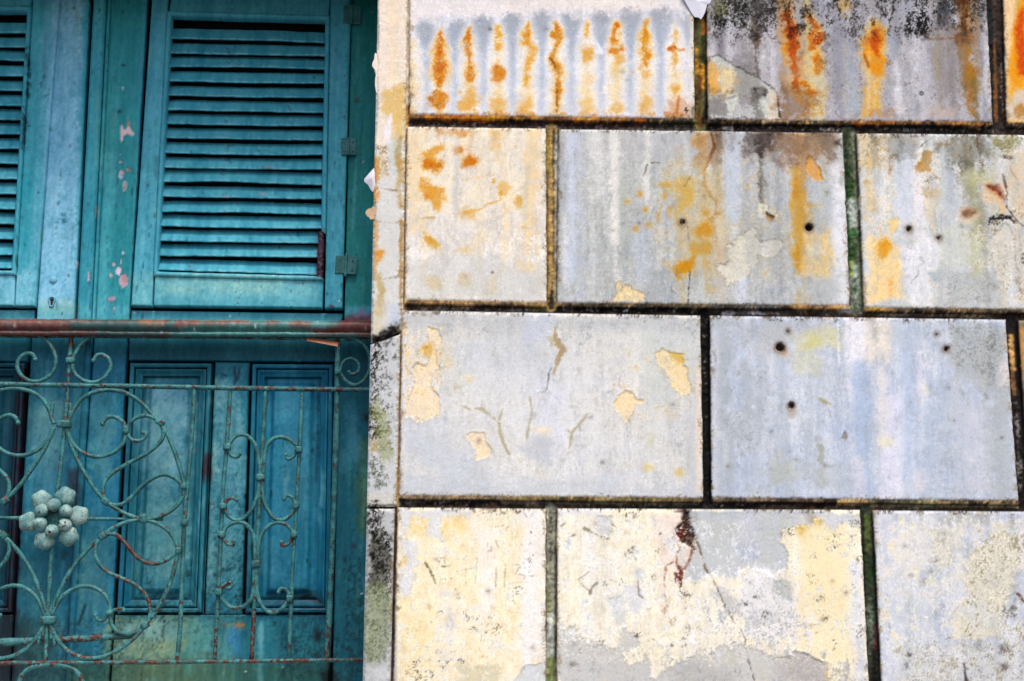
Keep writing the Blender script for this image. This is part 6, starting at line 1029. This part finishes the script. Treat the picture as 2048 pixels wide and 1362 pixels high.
# twin candelabra between the uprights
sc([(520,955),(518,925),(512,895),(499,875),(484,869),(469,874),(456,890)]); sc([(457,900),(463,911),(474,914),(480,908)], dia=6.5, bead=(1,)); collar(454, 894, 16, 13, 0, True)
sc([(525,955),(528,920),(533,893),(546,878),(562,874),(579,879),(594,892)]); sc([(594,903),(585,914),(575,918),(572,910)], dia=6.5, bead=(1,)); collar(597, 899, 16, 13, 0, True); collar(521, 955, 19, 14, 0, True)
sc([(518,958),(516,985),(508,1010),(494,1031),(475,1041),(458,1033),(448,1017)]); sc([(450,1008),(456,999),(466,996),(473,1000)], dia=6.5, bead=(1,), rust=.08); collar(446, 1013, 16, 13, 0, True)
sc([(524,958),(525,990),(533,1016),(548,1036),(564,1040),(580,1031),(590,1014)]); sc([(590,1004),(583,994),(573,991),(568,998)], dia=6.5, bead=(1,)); collar(592, 1010, 15, 14, 0, True)
sc([(446,1066),(455,1052),(470,1045),(487,1046),(502,1060),(509,1082),(510,1125)]); sc([(447,1076),(455,1088),(467,1088),(467,1082)], dia=6.5, bead=(1,), rust=.12); collar(443, 1069, 16, 14, 0, True)
sc([(588,1066),(574,1050),(557,1045),(538,1051),(524,1068),(517,1095),(515,1125)]); sc([(585,1076),(576,1088),(565,1091),(563,1084)], dia=6.5, bead=(1,), rust=.1); collar(588, 1069, 15, 14, 0, True); collar(512, 1128, 19, 15, 0, True)
sc([(508,1130),(507,1170),(503,1196),(490,1211),(472,1216),(455,1211),(443,1196)], rust=[0,0,0,.02,.08,.02,0]); sc([(441,1178),(449,1170),(460,1165),(464,1172),(458,1177)], dia=6.5, bead=(1,), rust=[.14,.12,0]); collar(437, 1184, 15, 14, 0, True)
sc([(513,1130),(513,1170),(518,1200),(530,1219),(547,1225),(564,1217),(577,1200)], rust=[0,0,0,.0,.12,.04,0]); sc([(579,1190),(572,1179),(562,1177),(557,1184)], dia=6.5, bead=(1,), rust=.06); collar(580, 1197, 15, 14, 0, True)
collar(369, 1045, 16, 13, 0, True); collar(676, 745, 14, 11, 0, True)
# spiral in the corner by the wall
sc([(680,680),(702,676),(724,686),(738,708),(740,735),(730,758),(712,770),(694,764),(680,748)]); sc([(680,742),(686,725),(700,717),(714,723),(719,736),(713,746),(703,748),(698,744)], dia=6, bead=(1,), rust=[0,0,0,0,.12,.1])
# rosette: six lobed petals, six berries, a boss
rc = RAIL.world(*RAIL.hit(107, 1036, .012), .012)
rose = lathe('rosette', rc, RAIL.t, ZU, RAIL.n, [(.030,-.018),(.034,-.010),(.030,-.004),(.018,-.003),(.001,-.002)], MAT_IRON, rail)
def petal(x, y, ang, seed):
    c = RAIL.world(*RAIL.hit(x, y, .014), .010); rg_ = np.random.default_rng(seed); r0 = .0265; vs = []; seg = 30
    for j in range(9):
        t = math.pi*j/8
        for i in range(seg):
            a = 2*math.pi*i/seg
            lob = 1+.07*math.cos(5*(a-ang)+math.pi)*math.sin(t)**2
            rr = r0*lob*math.sin(t); d = .019*math.cos(t)-.004*(1-math.sin(t))*(math.cos(t) > 0)
            vs.append(c+RAIL.t*rr*math.cos(a)+ZU*rr*math.sin(a)*.96+RAIL.n*d)
    f = [(j*seg+i, (j+1)*seg+i, (j+1)*seg+(i+1) % seg, j*seg+(i+1) % seg) for j in range(8) for i in range(seg)]
    return mesh_obj('petal', np.array(vs), f, MAT_ROSE, rose, rust=np.zeros(len(vs)))
for i, (x, y) in enumerate([(82,1000),(130,993),(157,1031),(136,1072),(88,1080),(57,1044)]):
    petal(x, y, math.atan2(1036-y, x-107), i)
for i, (x, y) in enumerate([(108,1010),(131,1022),(129,1050),(104,1062),(80,1047),(83,1021)]):
    ball('berry', RAIL.world(*RAIL.hit(x, y, .026), .024), .0182, rose, MAT_ROSE, 16, (1, .95, .9), .03, i, .09 if i in (2, 3) else 0)
